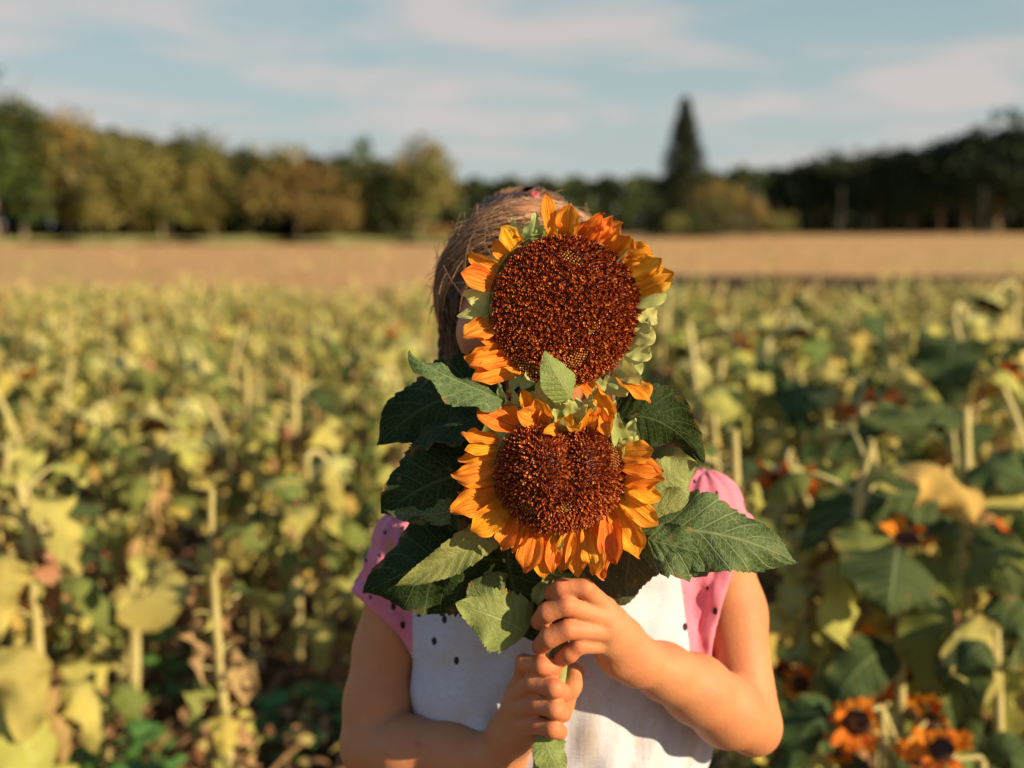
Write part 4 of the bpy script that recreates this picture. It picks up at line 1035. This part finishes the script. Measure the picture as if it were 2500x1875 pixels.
custom_plant('tall sunflower plant with long dark leaves spreading sideways near the right edge', g(pB), PF(2085, 880, YB),
    [([PF(2075, 890, YB), PF(1990, 880, YB-.02), PF(1880, 890, YB-.04), PF(1790, 1000, YB-.03)], .085, tn(-.1, -.5, .85), tn(-.5, -.7, .4), 3, .3),
     ([PF(2060, 905, YB), PF(2010, 900, YB-.04), PF(1960, 925, YB-.06), PF(1850, 905, YB-.05)], .07, tn(-.1, -.8, .3), tn(-.2, -.7, .4), 3, .3),
     ([PF(2100, 1010, YB), PF(2140, 990, YB-.04), PF(2190, 1010, YB-.05), PF(2250, 1060, YB-.05)], .11, tn(.1, -.6, .8), tn(.2, -.8, .5), 3, .2),
     ([PF(2100, 1060, YB), PF(2130, 1060, YB-.04), PF(2180, 1080, YB-.05), PF(2260, 1100, YB-.05)], .08, tn(.1, -.6, .8), tn(.2, -.8, .5), 0, .2),
     ([PF(2060, 1080, YB), PF(1960, 1050, YB-.04), PF(1850, 1060, YB-.08), PF(1720, 1190, YB-.08)], .17, tn(-.2, -.5, .8), tn(-.5, -.7, .4), 3, .25),
     ([PF(2090, 1200, YB), PF(2150, 1160, YB-.04), PF(2180, 1220, YB-.05), PF(2200, 1300, YB-.05)], .13, tn(.1, -.6, .6), tn(.2, -.8, .1), 3, .2)],
    [], r=.013)
YC = 1.75
pC = PF(2160, 1700, YC)
custom_plant('sunflower plant with large curled pale-backed leaf low in the right corner', g(pC), PF(2150, 1360, YC),
    [([PF(2060, 1370, YC), PF(2110, 1400, YC-.03), PF(2160, 1420, YC-.03), PF(2100, 1560, YC-.02)], .12, tn(.5, -1, .1), tn(.5, -1, .0), 0, .15),
     ([PF(2130, 1390, YC-.02), PF(2080, 1400, YC-.05), PF(2040, 1470, YC-.05), PF(2110, 1640, YC-.02)], .10, tn(-.7, -.6, .3), tn(-.6, -.7, .0), 3, .3),
     ([PF(2060, 1350, YC+.05), PF(2010, 1340, YC+.05), PF(1990, 1400, YC+.05), PF(2010, 1500, YC+.05)], .11, tn(0, -.8, .3), tn(-.3, -.8, .1), 2, .2),
     ([PF(2170, 1380, YC+.02), PF(2200, 1340, YC), PF(2240, 1380, YC), PF(2260, 1460, YC)], .12, tn(.2, -.8, .5), tn(.2, -.8, .1), 3, .2)],
    [])
YD = 1.7
pD = PF(1900, 1750, YD)
custom_plant('low sunflower plant whose dark-centred orange bloom faces the camera near the bottom right', g(pD), PF(1905, 1530, YD+.02),
    [([PF(1790, 1560, YD), PF(1760, 1540, YD), PF(1730, 1580, YD), PF(1700, 1680, YD)], .10, tn(0, -.7, .6), tn(-.2, -.9, .2), 3, .25),
     ([PF(2000, 1560, YD+.1), PF(2050, 1560, YD+.1), PF(2080, 1600, YD+.1), PF(2100, 1700, YD+.1)], .09, tn(0, -.7, .6), tn(.2, -.9, .2), 3, .25)],
    [(PF(1852, 1560, YD-.02), (-.35, -1, .0), .022, 20, .032, True), (PF(1975, 1640, YD), (.4, -.5, .9), .018, 18, .040, True)])
custom_plant('sunflower plant with ragged hanging orange petals just below the broad drooping leaf', g(PF(1915, 1650, 1.95)), PF(1905, 1400, 1.95),
    [([PF(1890, 1440, 1.95), PF(1850, 1430, 1.93), PF(1800, 1460, 1.92), PF(1770, 1540, 1.92)], .10, tn(0, -.7, .6), tn(-.2, -.9, .2), 2, .25)],
    [(PF(1885, 1395, 1.92), (-.3, -.6, -.6), .024, 12, .062, True), (PF(1970, 1480, 1.9), (.0, -.5, .8), .020, 14, .045, True)])
custom_plant('small sunflower plant with two orange blooms right beside the child\'s elbow', g(PF(1735, 1650, 2.0)), PF(1728, 1490, 2.0),
    [([PF(1740, 1540, 2.0), PF(1780, 1530, 1.98), PF(1810, 1560, 1.98), PF(1820, 1620, 1.98)], .09, tn(0, -.7, .6), tn(.2, -.9, .2), 3, .25)],
    [(PF(1728, 1478, 1.97), (-.1, -.9, .3), .016, 12, .032, False), (PF(1694, 1452, 2.02), (-.1, -.9, .2), .016, 12, .032, False)])
custom_plant('sunflower plant with a curved pale stalk and orange petals at the bottom right edge', g(PF(2140, 1780, 1.65)), PF(2120, 1640, 1.65),
    [([PF(2150, 1660, 1.65), PF(2180, 1620, 1.63), PF(2210, 1640, 1.63), PF(2240, 1700, 1.63)], .09, tn(0, -.7, .6), tn(.2, -.9, .2), 3, .25)],
    [(PF(2035, 1620, 1.63), (-.5, -.5, .9), .02, 16, .04, True)])
for i_, (hx_, hy_, Y_0, lab_) in enumerate(((2010, 1560, 1.8, 'small sunflower plant with a flaming orange bloom between the two low right-corner blooms'), (2150, 1140, 2.3, 'sunflower plant with orange bloom high up near the right edge under long dark leaves'),
        (1880, 1490, 1.95, 'sunflower plant with orange bloom tilted up just above the dark-centred bloom'), (1980, 1390, 2.1, 'sunflower plant with red-orange bloom below the broad drooping leaf, leaning right'), (2190, 1330, 2.0, 'sunflower plant with small orange bloom touching the right edge'), (1800, 1620, 1.75, 'low sunflower plant with bright orange bloom at the bottom edge, nearest the shirt hem'))):
    custom_plant(lab_, g(PF(hx_+12, 1700, Y_0)), PF(hx_+6, hy_+45, Y_0), [([PF(hx_+8, hy_+60, Y_0), PF(hx_+50, hy_+40, Y_0-.04), PF(hx_+80, hy_+80, Y_0-.05), PF(hx_+90, hy_+150, Y_0-.05)], .08, tn(0, -.7, .6), tn(.3, -.8, .2), (2, 3)[i_ % 2], .3),
        ([PF(hx_, hy_+80, Y_0), PF(hx_-45, hy_+50, Y_0-.04), PF(hx_-80, hy_+90, Y_0-.05), PF(hx_-90, hy_+150, Y_0-.05)], .075, tn(0, -.7, .6), tn(-.3, -.8, .2), (3, 0)[i_ % 2], .3)],
        [(PF(hx_, hy_, Y_0), ((-.3, .5)[i_ % 2], -.6, .8), .015, 15, .038, True)], r=.007)
custom_plant('pale sunflower plant with two broad limp leaves, left of the child\'s sleeve', g(PF(275, 1480, 2.6)), PF(285, 1250, 2.6),
    [([PF(290, 1300, 2.6), PF(340, 1230, 2.55), PF(340, 1330, 2.5), PF(240, 1320, 2.5)], .19, tn(0, -.4, .9), tn(.1, -.9, .5), 0, .15),
     ([PF(260, 1330, 2.55), PF(200, 1300, 2.5), PF(120, 1310, 2.5), PF(60, 1290, 2.5)], .13, tn(0, -.4, .9), tn(-.1, -.9, .5), 1, .15)], [], r=.014)
custom_plant('sunflower plant with one huge yellowed leaf in the bottom left corner', g(PF(-60, 1750, 1.98)), PF(-50, 1560, 1.98),
    [([PF(-60, 1550, 1.95), PF(20, 1520, 1.93), PF(90, 1590, 1.92), PF(80, 1760, 1.92)], .16, (.7, -.6, .5), tn(.7, -.7, .2), 0, .4)], [])
custom_plant('sunflower plant with a cup-shaped pale leaf in the gap left of the child', g(PF(640, 1420, 3.1)), PF(615, 1080, 3.1),
    [([PF(620, 1100, 3.1), PF(560, 1090, 3.05), PF(500, 1160, 3.0), PF(520, 1240, 3.0)], .17, tn(-.2, -.6, .8), tn(-.3, -.9, .3), 0, .2),
     ([PF(630, 1090, 3.1), PF(690, 1100, 3.05), PF(740, 1150, 3.0), PF(720, 1230, 3.0)], .17, tn(.2, -.6, .8), tn(.3, -.9, .3), 2, .2)], [])

# ------------------------------------------------------------------ ground
def ground_mat(name, cols, scale, bscale, bd=.02, patch=None):
    m, nt, bs, out = new_mat(name); v = tex_obj(nt)
    n1 = noise_n(nt, v, scale, 8, .65); c = ramp_n(nt, n1, cols)
    n2 = noise_n(nt, v, bscale, 6, .7)
    if patch:
        n3 = noise_n(nt, v, patch[0], 3, .5); c = mix_n(nt, ramp_n(nt, n3, [(patch[1], 0.), (patch[1]+.15, patch[3])]), c, patch[2])
    nt.links.new(c, bs.inputs['Base Color']); bs.inputs['Roughness'].default_value = .95; bs.inputs['Specular IOR Level'].default_value = .1
    bump(nt, n2, .8, bd, bs); return m
def sheet(name, x0, x1, y0, y1, z, nx, ny, mat, amp=0., kind='structure', label=None, hf=None):
    xs, ys = np.linspace(x0, x1, nx), np.linspace(y0, y1, ny); Xg, Yg = np.meshgrid(xs, ys, indexing='ij')
    Zg = np.full_like(Xg, z)
    if hf is not None: Zg = Zg+hf(Xg, Yg)
    V = np.stack([Xg, Yg, Zg], -1).reshape(-1, 3); i, j = np.meshgrid(np.arange(nx-1), np.arange(ny-1), indexing='ij')
    F = np.stack([i*ny+j, (i+1)*ny+j, (i+1)*ny+j+1, i*ny+j+1], -1).reshape(-1, 4)
    o = link_obj(name, make_mesh(name, V, F, mat)); o['kind'] = kind
    if label: o['label'] = label
    return o
stub = ground_mat('stubble_field', [(.3, (.48, .25, .095)), (.55, (.64, .37, .15)), (.8, (.74, .48, .21))], .5, 5, .06, (.09, .5, (.52, .40, .14), .5))
soil = ground_mat('field_soil', [(.3, (.045, .025, .012)), (.5, (.12, .065, .03)), (.75, (.33, .19, .09))], 14, 30, .03, (2.2, .52, (.07, .09, .025), .6))
shade_mat = ground_mat('shade_brown', [(.3, (.035, .022, .012)), (.7, (.10, .06, .03))], 2, 9, .05)  # dark brown that carries the shade of the strip beyond the crop
grass = ground_mat('verge_grass', [(.3, (.30, .30, .08)), (.7, (.50, .46, .15))], 1.2, 9, .05)
sheet('ground', -2500, 2500, -200, 4800, -.012, 3, 3, stub)
sheet('field_soil', -14, 14, -3, 13.2, -.004, 60, 60, soil)
wob = lambda X, Y: .05*np.sin(X*1.7)*np.sin(Y*2.1)*0
sheet('shade_strip', .6, 40, 18.5, 28, .0, 90, 10, shade_mat, hf=lambda X, Y: -.006*((Y-23.3)/(4.3+.8*np.sin(X*.4)+.4*np.sin(X*1.3)))**4)  # dark sheet whose colour stands in for shade past the crop
sheet('grass_verge', -70, 6, 74, 96, .0, 60, 8, grass, hf=lambda X, Y: .15+.12*np.sin(X*.8)+.10*np.sin(X*2.3+Y))
# litter and weeds
mb = MB(); rs = np.random.RandomState(9)
for i in range(7500):
    Yp = 1.2+7*rs.rand()**1.5; xp = rs.uniform(-1, 1)*(Yp*.5+.3); L = rs.uniform(.02, .075)
    p = np.array([xp, Yp, rs.uniform(.004, .10)**1.0]); a = rs.uniform(0, 6.28); o = np.array([math.cos(a), math.sin(a), rs.uniform(-.2, .5)])
    V, F, U = blade([p, p+o*L*.5+np.array([0, 0, L*.4]), p+o*L], L*rs.uniform(.3, .8), (rs.uniform(-.6, .6), rs.uniform(-.6, .6), 1), None, 4, 2, 'lance', seed=i, twist=rs.uniform(-1, 1))
    c = [(.50, .28, .13), (.60, .34, .17), (.36, .17, .08), (.52, .42, .14), (.22, .12, .06)][rs.randint(5)]
    mb.add(V, F, U, np.array(c)*rs.uniform(.6, 1.2))
for i in range(700):     # broken dry stalks and leaf shreds
    Yp = 1.4+6*rs.rand()**1.3; xp = rs.uniform(-1, 1)*(Yp*.5+.3); L = rs.uniform(.08, .35); a = rs.uniform(0, 6.28)
    p = np.array([xp, Yp, .012]); V, F, U = tube(bez([p, p+np.array([math.cos(a)*L*.5, math.sin(a)*L*.5, rs.uniform(0, .08)]), p+np.array([math.cos(a)*L, math.sin(a)*L, rs.uniform(0, .06)])], 5), rs.uniform(.003, .007), 5)
    mb.add(V, F, U, np.array((.45, .28, .13))*rs.uniform(.5, 1.1))
M['litter'] = vcol_mat('dry_litter', .85, .1, 30)
o = mb.world('dry_litter', M['litter']); tag(o, 'dry brown leaf and stalk litter covering the soil', 'litter', None, 'stuff')
M['weed'] = leaf_mat('weed_leaf', (.09, .20, .04), (.14, .24, .07), (.2, .3, .1), .25, veins=False, nscale=25, rough=.45)
def weed(x, y, n, h, spread, seed, mbx):
    r = np.random.RandomState(seed)
    for i in range(n):
        a = r.uniform(0, 6.28); rr = spread*math.sqrt(r.rand()); p = np.array([x+rr*math.cos(a), y+rr*math.sin(a), r.uniform(.1, 1)*h*(1-rr/spread*.5)]); L = r.uniform(.03, .07)
        o = np.array([math.cos(a+r.uniform(-.6, .6)), math.sin(a+r.uniform(-.6, .6)), r.uniform(-.3, .5)])
        V, F, U = blade([p, p+o*L*.5+np.array([0, 0, L*.15]), p+o*L-np.array([0, 0, L*.2])], L*.6, (r.uniform(-.5, .5), r.uniform(-.8, .2), 1), None, 6, 4, 'heart', fold=.3, seed=i); mbx.add(V, F, U)
        if i % 3 == 0:
            V, F, U = tube(bez([(x+rr*.3*math.cos(a), y+rr*.3*math.sin(a), 0), p*[1, 1, .6], p], 5), .002, 4); mbx.add(V, F, U)
WSP = [(PF(190, 1560, 2.15), 130, .26, .17, 'leafy green weed clump low at the left beside the yellowed corner leaf'), (PF(700, 1500, 2.5), 70, .2, .13, 'small green weed beside the child\'s left-hand elbow in the photo'),
       (PF(380, 1480, 2.7), 26, .3, .05, 'thin upright green weed between bare stalks left of the child'), (PF(1690, 1600, 2.1), 80, .2, .14, 'dark green weed just right of the child\'s shirt hem'),
       (PF(1780, 1360, 2.6), 80, .34, .16, 'feathery green weed behind the orange blooms right of the child')]
for i, (p, n, h, sp_, lab) in enumerate(WSP):
    mbw = MB(); weed(0, 0, n, h, sp_, 50+i, mbw); o = link_obj('weed', mbw.mesh('weed', M['weed'])); o.location = (p[0], p[1], 0); tag(o, lab, 'weed', 'weeds in the field')

# ------------------------------------------------------------------ trees
def crown_cards(mb, c, r, n, size, rs, col, clumps=16, flat=1.):
    cl = []
    for _ in range(clumps):
        d = rs.normal(0, 1, 3); d /= np.linalg.norm(d); cl.append((d*rs.uniform(.35, .85)*r+c, rs.uniform(.28, .5)))
    k = n//clumps
    for (cc, s) in cl:
        cb = rs.uniform(.65, 1.25); hue = rs.uniform(-.15, .15)
        d = rs.normal(0, 1, (k, 3)); d /= np.linalg.norm(d, axis=1)[:, None]; p = cc+d*(rs.rand(k, 1)**.4)*s*r
        a = rs.normal(0, 1, (k, 3)); a /= np.linalg.norm(a, axis=1)[:, None]; b = np.cross(a, rs.normal(0, 1, (k, 3))); b /= np.linalg.norm(b, axis=1)[:, None]+1e-9
        sz = size*rs.uniform(.5, 1.2, (k, 1))
        V = np.stack([p-a*sz, p-b*sz*.6, p+a*sz, p+b*sz*.6], 1).reshape(-1, 3); F = np.arange(4*k).reshape(-1, 4)
        C = np.repeat(np.array(col)*cb*rs.uniform(.75, 1.25, (k, 1))*np.array([1+hue, 1, 1]), 4, axis=0)
        mb.add(V, F, None, C)
M['crown'] = vcol_mat('tree_leaves', .7, .2)
M['bark'] = simple_mat('bark', (.16, .11, .07), (.30, .21, .13), 3, .9, .6, .05)
M['bark_pale'] = simple_mat('pale_bark', (.34, .26, .17), (.46, .36, .24), 3, .9, .6, .05)
def tree(name, label, x, y, H, W, col, seed, n=1500, conifer=False, low=.18, pale=False, group='trees behind the fields', cat='tree'):
    rs = np.random.RandomState(seed); root = empty(name, (x, y, 0)); tag(root, label, cat, group)
    mb = MB(); k = 10; pts = np.stack([np.cumsum(rs.uniform(-.12, .12, k)), np.cumsum(rs.uniform(-.12, .12, k)), np.linspace(-.1, H*(.95 if conifer else .8), k)], 1)
    V, F, U = tube(pts, np.linspace(H*.022, H*.006, k), 8); mb.add(V, F, U)
    if not conifer:
        for i in range(9):
            q = pts[3+i % 6]; a = rs.uniform(0, 6.28); o = np.array([math.cos(a), math.sin(a), rs.uniform(.5, 1.1)])
            V, F, U = tube(bez([q, q+o*W*.2, q+o*W*.38+np.array([0, 0, H*.04])], 5), np.linspace(H*.008, H*.002, 5), 5); mb.add(V, F, U)
    V, F, U, C, Mi = mb.arrays(); link_obj('trunk', make_mesh('trunk', V, F, M['bark_pale'] if pale else M['bark'], uv=U), root)
    mb = MB()
    if conifer:
        L = 26
        for i in range(L):
            t = i/L; z = H*(.06+.94*t); r = W*.5*(1-t)**.95*rs.uniform(.75, 1.1)+.15
            kk = int(n/L); a = rs.uniform(0, 6.28, kk); rr = r*rs.rand(kk)**.5
            p = np.stack([rr*np.cos(a), rr*np.sin(a), z-rr*.35+rs.uniform(-.2, .2, kk)], 1); s = .32
            da = np.stack([np.cos(a), np.sin(a), -.4*np.ones(kk)], 1)*s; db = np.stack([-np.sin(a), np.cos(a), rs.uniform(-.3, .3, kk)], 1)*s*.5
            V = np.stack([p-da, p-db, p+da, p+db], 1).reshape(-1, 3)
            mb.add(V, np.arange(4*kk).reshape(-1, 4), None, np.repeat(np.array(col)*rs.uniform(.5, 1.4, (kk, 1)), 4, axis=0))
    else:
        ch = H*(1-low)
        crown_cards(mb, np.array([0, 0, H*low+ch*.52]), np.array([W*.5, W*.5, ch*.5]), n, H*.035, rs, col, 20)
    V, F, U, C, Mi = mb.arrays(); link_obj('crown', make_mesh('crown', V, F, M['crown'], col=C, smooth=False), root)
    return root
def px_tree(name, label, px, ytop, wpx, Yd, col, seed, **kw):
    b = PF(px, 500, Yd); H = PF(px, ytop, Yd)[2]*1.03; W = wpx/.8848/FPX*Yd*(1.4 if not kw.get('conifer') else 1)
    return tree(name, label, b[0], Yd, H, W, col, seed, **kw)
G_D = (.035, .055, .016); G_M = (.07, .095, .025); OL = (.17, .155, .038); GO = (.25, .18, .045); OR = (.19, .13, .036); PA = (.22, .20, .06)
LT = [(-15, 190, 210, 88, (.06, .085, .02), 'tall dark green tree cut by the left edge of the photo', .12, False),
      (55, 235, 150, 92, OL, 'olive tree second from the left edge of the photo', .2, True),
      (150, 252, 170, 94, GO, 'golden-brown tree with pale trunk at the left of the wood', .28, True),
      (285, 268, 170, 92, OL, 'broad olive tree with rusty patches in the left wood', .25, True),
      (400, 298, 180, 96, (.06, .085, .025), 'dark green round-topped tree beside the broad olive one', .12, False),
      (455, 330, 110, 93, OL, 'narrow ochre tree standing before the dark green round tree', .2, False),
      (540, 322, 130, 97, G_D, 'very dark green tree left of the orange-brown tree', .1, False),
      (645, 325, 200, 93, OR, 'orange-brown broad tree in the middle of the left wood', .2, False),
      (790, 312, 120, 96, G_M, 'dark pointed green tree right of the orange-brown tree', .1, False),
      (905, 316, 130, 93, PA, 'pale olive tree at the right end of the left wood', .15, False),
      (210, 350, 110, 90, PA, 'small pale tree in front of the golden-brown tree', .2, True),
      (345, 400, 100, 90, OL, 'low ochre tree below the broad olive tree', .3, True),
      (730, 420, 90, 90, OR, 'low rusty tree between the orange-brown and the pointed tree', .2, False),
      (950, 480, 60, 88, (.34, .17, .05), 'small orange bush left of the child\'s hair', .0, False)]
for i, (px, yt, w, Yd, c, lab, low, pale) in enumerate(LT):
    px_tree('broadleaf_tree', lab, px, yt, w, Yd, c, 200+i, low=low*.55, pale=pale, group='trees of the left wood', n=2300)
# dark understory behind the left row
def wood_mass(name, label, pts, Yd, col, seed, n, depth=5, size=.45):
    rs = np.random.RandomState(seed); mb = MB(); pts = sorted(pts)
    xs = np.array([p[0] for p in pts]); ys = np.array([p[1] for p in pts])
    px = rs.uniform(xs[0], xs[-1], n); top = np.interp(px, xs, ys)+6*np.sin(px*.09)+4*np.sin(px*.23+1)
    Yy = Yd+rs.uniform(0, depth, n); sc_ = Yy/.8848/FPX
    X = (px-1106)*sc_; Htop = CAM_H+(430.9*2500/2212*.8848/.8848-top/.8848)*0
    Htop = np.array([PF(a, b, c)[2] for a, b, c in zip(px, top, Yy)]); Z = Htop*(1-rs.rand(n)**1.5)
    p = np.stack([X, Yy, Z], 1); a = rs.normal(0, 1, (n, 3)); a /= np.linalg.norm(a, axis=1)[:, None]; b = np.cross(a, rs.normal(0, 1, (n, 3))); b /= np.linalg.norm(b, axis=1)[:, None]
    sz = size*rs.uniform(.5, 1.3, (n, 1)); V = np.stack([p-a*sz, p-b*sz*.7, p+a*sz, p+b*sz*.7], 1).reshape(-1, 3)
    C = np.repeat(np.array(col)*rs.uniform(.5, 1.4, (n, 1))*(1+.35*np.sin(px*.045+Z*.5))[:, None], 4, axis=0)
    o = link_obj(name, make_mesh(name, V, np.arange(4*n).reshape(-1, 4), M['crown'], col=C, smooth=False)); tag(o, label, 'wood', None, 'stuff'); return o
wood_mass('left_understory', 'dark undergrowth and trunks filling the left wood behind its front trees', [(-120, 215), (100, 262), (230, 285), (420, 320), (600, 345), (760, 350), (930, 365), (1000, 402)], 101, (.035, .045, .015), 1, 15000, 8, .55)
wood_mass('far_wood', 'low far dark green wood on the horizon behind the child', [(900, 395), (1100, 392), (1300, 390), (1480, 380), (1640, 365)], 150, (.045, .065, .022), 2, 6000, 14, .7)
px_tree('spruce_tree', 'tall pointed dark spruce standing above the low wood right of the bloom', 1475, 210, 205, 118, (.035, .045, .016), 300, conifer=True, n=7000, group='trees of the middle wood')
MT = [(1410, 385, 110, 118, G_M, 'dark green bush at the left foot of the spruce'), (1560, 372, 100, 112, GO, 'golden small tree right of the spruce'), (1530, 420, 110, 110, G_M, 'rounded green bush between spruce and golden tree'),
      (1628, 415, 60, 110, (.28, .2, .07), 'slim golden shrub right of the golden tree'), (1600, 450, 120, 108, (.06, .07, .02), 'low dark olive bush under the slim golden shrub'), (1682, 452, 60, 108, (.24, .25, .06), 'yellow-green small bush at the right end of the middle wood'),
      (1462, 455, 50, 106, (.16, .17, .04), 'small yellow-green bush before the spruce trunk')]
for i, (px, yt, w, Yd, c, lab) in enumerate(MT): px_tree('bush', lab, px, yt, w, Yd, c, 320+i, low=.0, group='trees of the middle wood', n=1100, cat='bush')
RT_ = [(1690, 352), (1760, 345), (1830, 330), (1895, 318), (1965, 312), (2030, 302), (2085, 290), (2150, 262), (2225, 258)]
PLC = ['first', 'second', 'third', 'fourth', 'fifth', 'sixth', 'seventh', 'eighth', 'last']
for i, (px, yt) in enumerate(RT_):
    px_tree('broadleaf_tree', 'dark green tree, %s from the left in the right-hand wood' % PLC[i], px, yt, 120+i*5, 165-i*3, (.028, .045, .016), 400+i, low=.15, group='dark trees of the right wood', n=2200)  # the shade on this wood is put into the dark leaf colour
wood_mass('right_understory', 'black-green depth of the right-hand wood behind its front trees', [(1640, 380), (1800, 350), (2000, 325), (2100, 300), (2300, 280)], 168, (.010, .016, .007), 4, 14000, 10, .9)  # near-black colour carries the shade inside the wood
# ragged dry grass between the crop and the bare field, and stubble tufts on it
mb = MB(); rs = np.random.RandomState(77)
for i in range(5200):
    if i < 3600: Yp = rs.uniform(13.0, 17.5)+rs.uniform(0, 4)*rs.rand()**3; xp = rs.uniform(-.62, .62)*Yp
    else: Yp = 20+50*rs.rand()**1.5; xp = rs.uniform(-.6, .6)*Yp
    if math.sin(xp*.9+1)+math.sin(xp*2.3+Yp)+rs.uniform(-1, 1) < -.3: continue
    h = rs.uniform(.10, .42)*(1 if i < 3600 else .7); a = rs.uniform(0, 6.28); o = np.array([math.cos(a), math.sin(a), 0])
    p = np.array([xp, Yp, 0]); V, F, U = blade([p, p+np.array([0, 0, h*.6])+o*h*.1, p+np.array([0, 0, h])+o*h*.4], h*.22, (rs.uniform(-1, 1), -1, .2), None, 5, 2, 'lance', seed=i)
    mb.add(V, F, U, np.array([(.50, .44, .15), (.42, .42, .13), (.58, .42, .18), (.30, .32, .09)][rs.randint(4)])*rs.uniform(.7, 1.15))
o = mb.world('dry_grass', M['litter']); tag(o, 'tufts of pale dry grass along the edge of the bare tan field', 'grass', None, 'stuff')
# posts
M['post'] = simple_mat('weathered_post', (.05, .048, .04), (.08, .075, .06), 2, .9)
for px, lab in ((1815, 'pale tall pole before the dark right-hand wood, the one nearer the spruce'), (2120, 'pale tall pole before the dark right-hand wood, nearer the right edge')):
    b = PF(px, 500, 130); H = PF(px, 405, 130)[2]; root = empty('utility_pole', (b[0], 130, 0)); tag(root, lab, 'pole', 'poles before the right wood')
    V, F, U = tube([(0, 0, -.1), (0, 0, H*.5), (0, 0, H)], [.13, .11, .09], 10); link_obj('shaft', make_mesh('shaft', V, F, M['post'], uv=U), root)
    V, F, U = tube([(-.4, 0, H*.95), (0, 0, H*.95), (.4, 0, H*.95)], .05, 6); link_obj('crossarm', make_mesh('crossarm', V, F, M['post'], uv=U), root)
print('plants', count, 'rows', len(rows), 'bg', bg_mb.n)
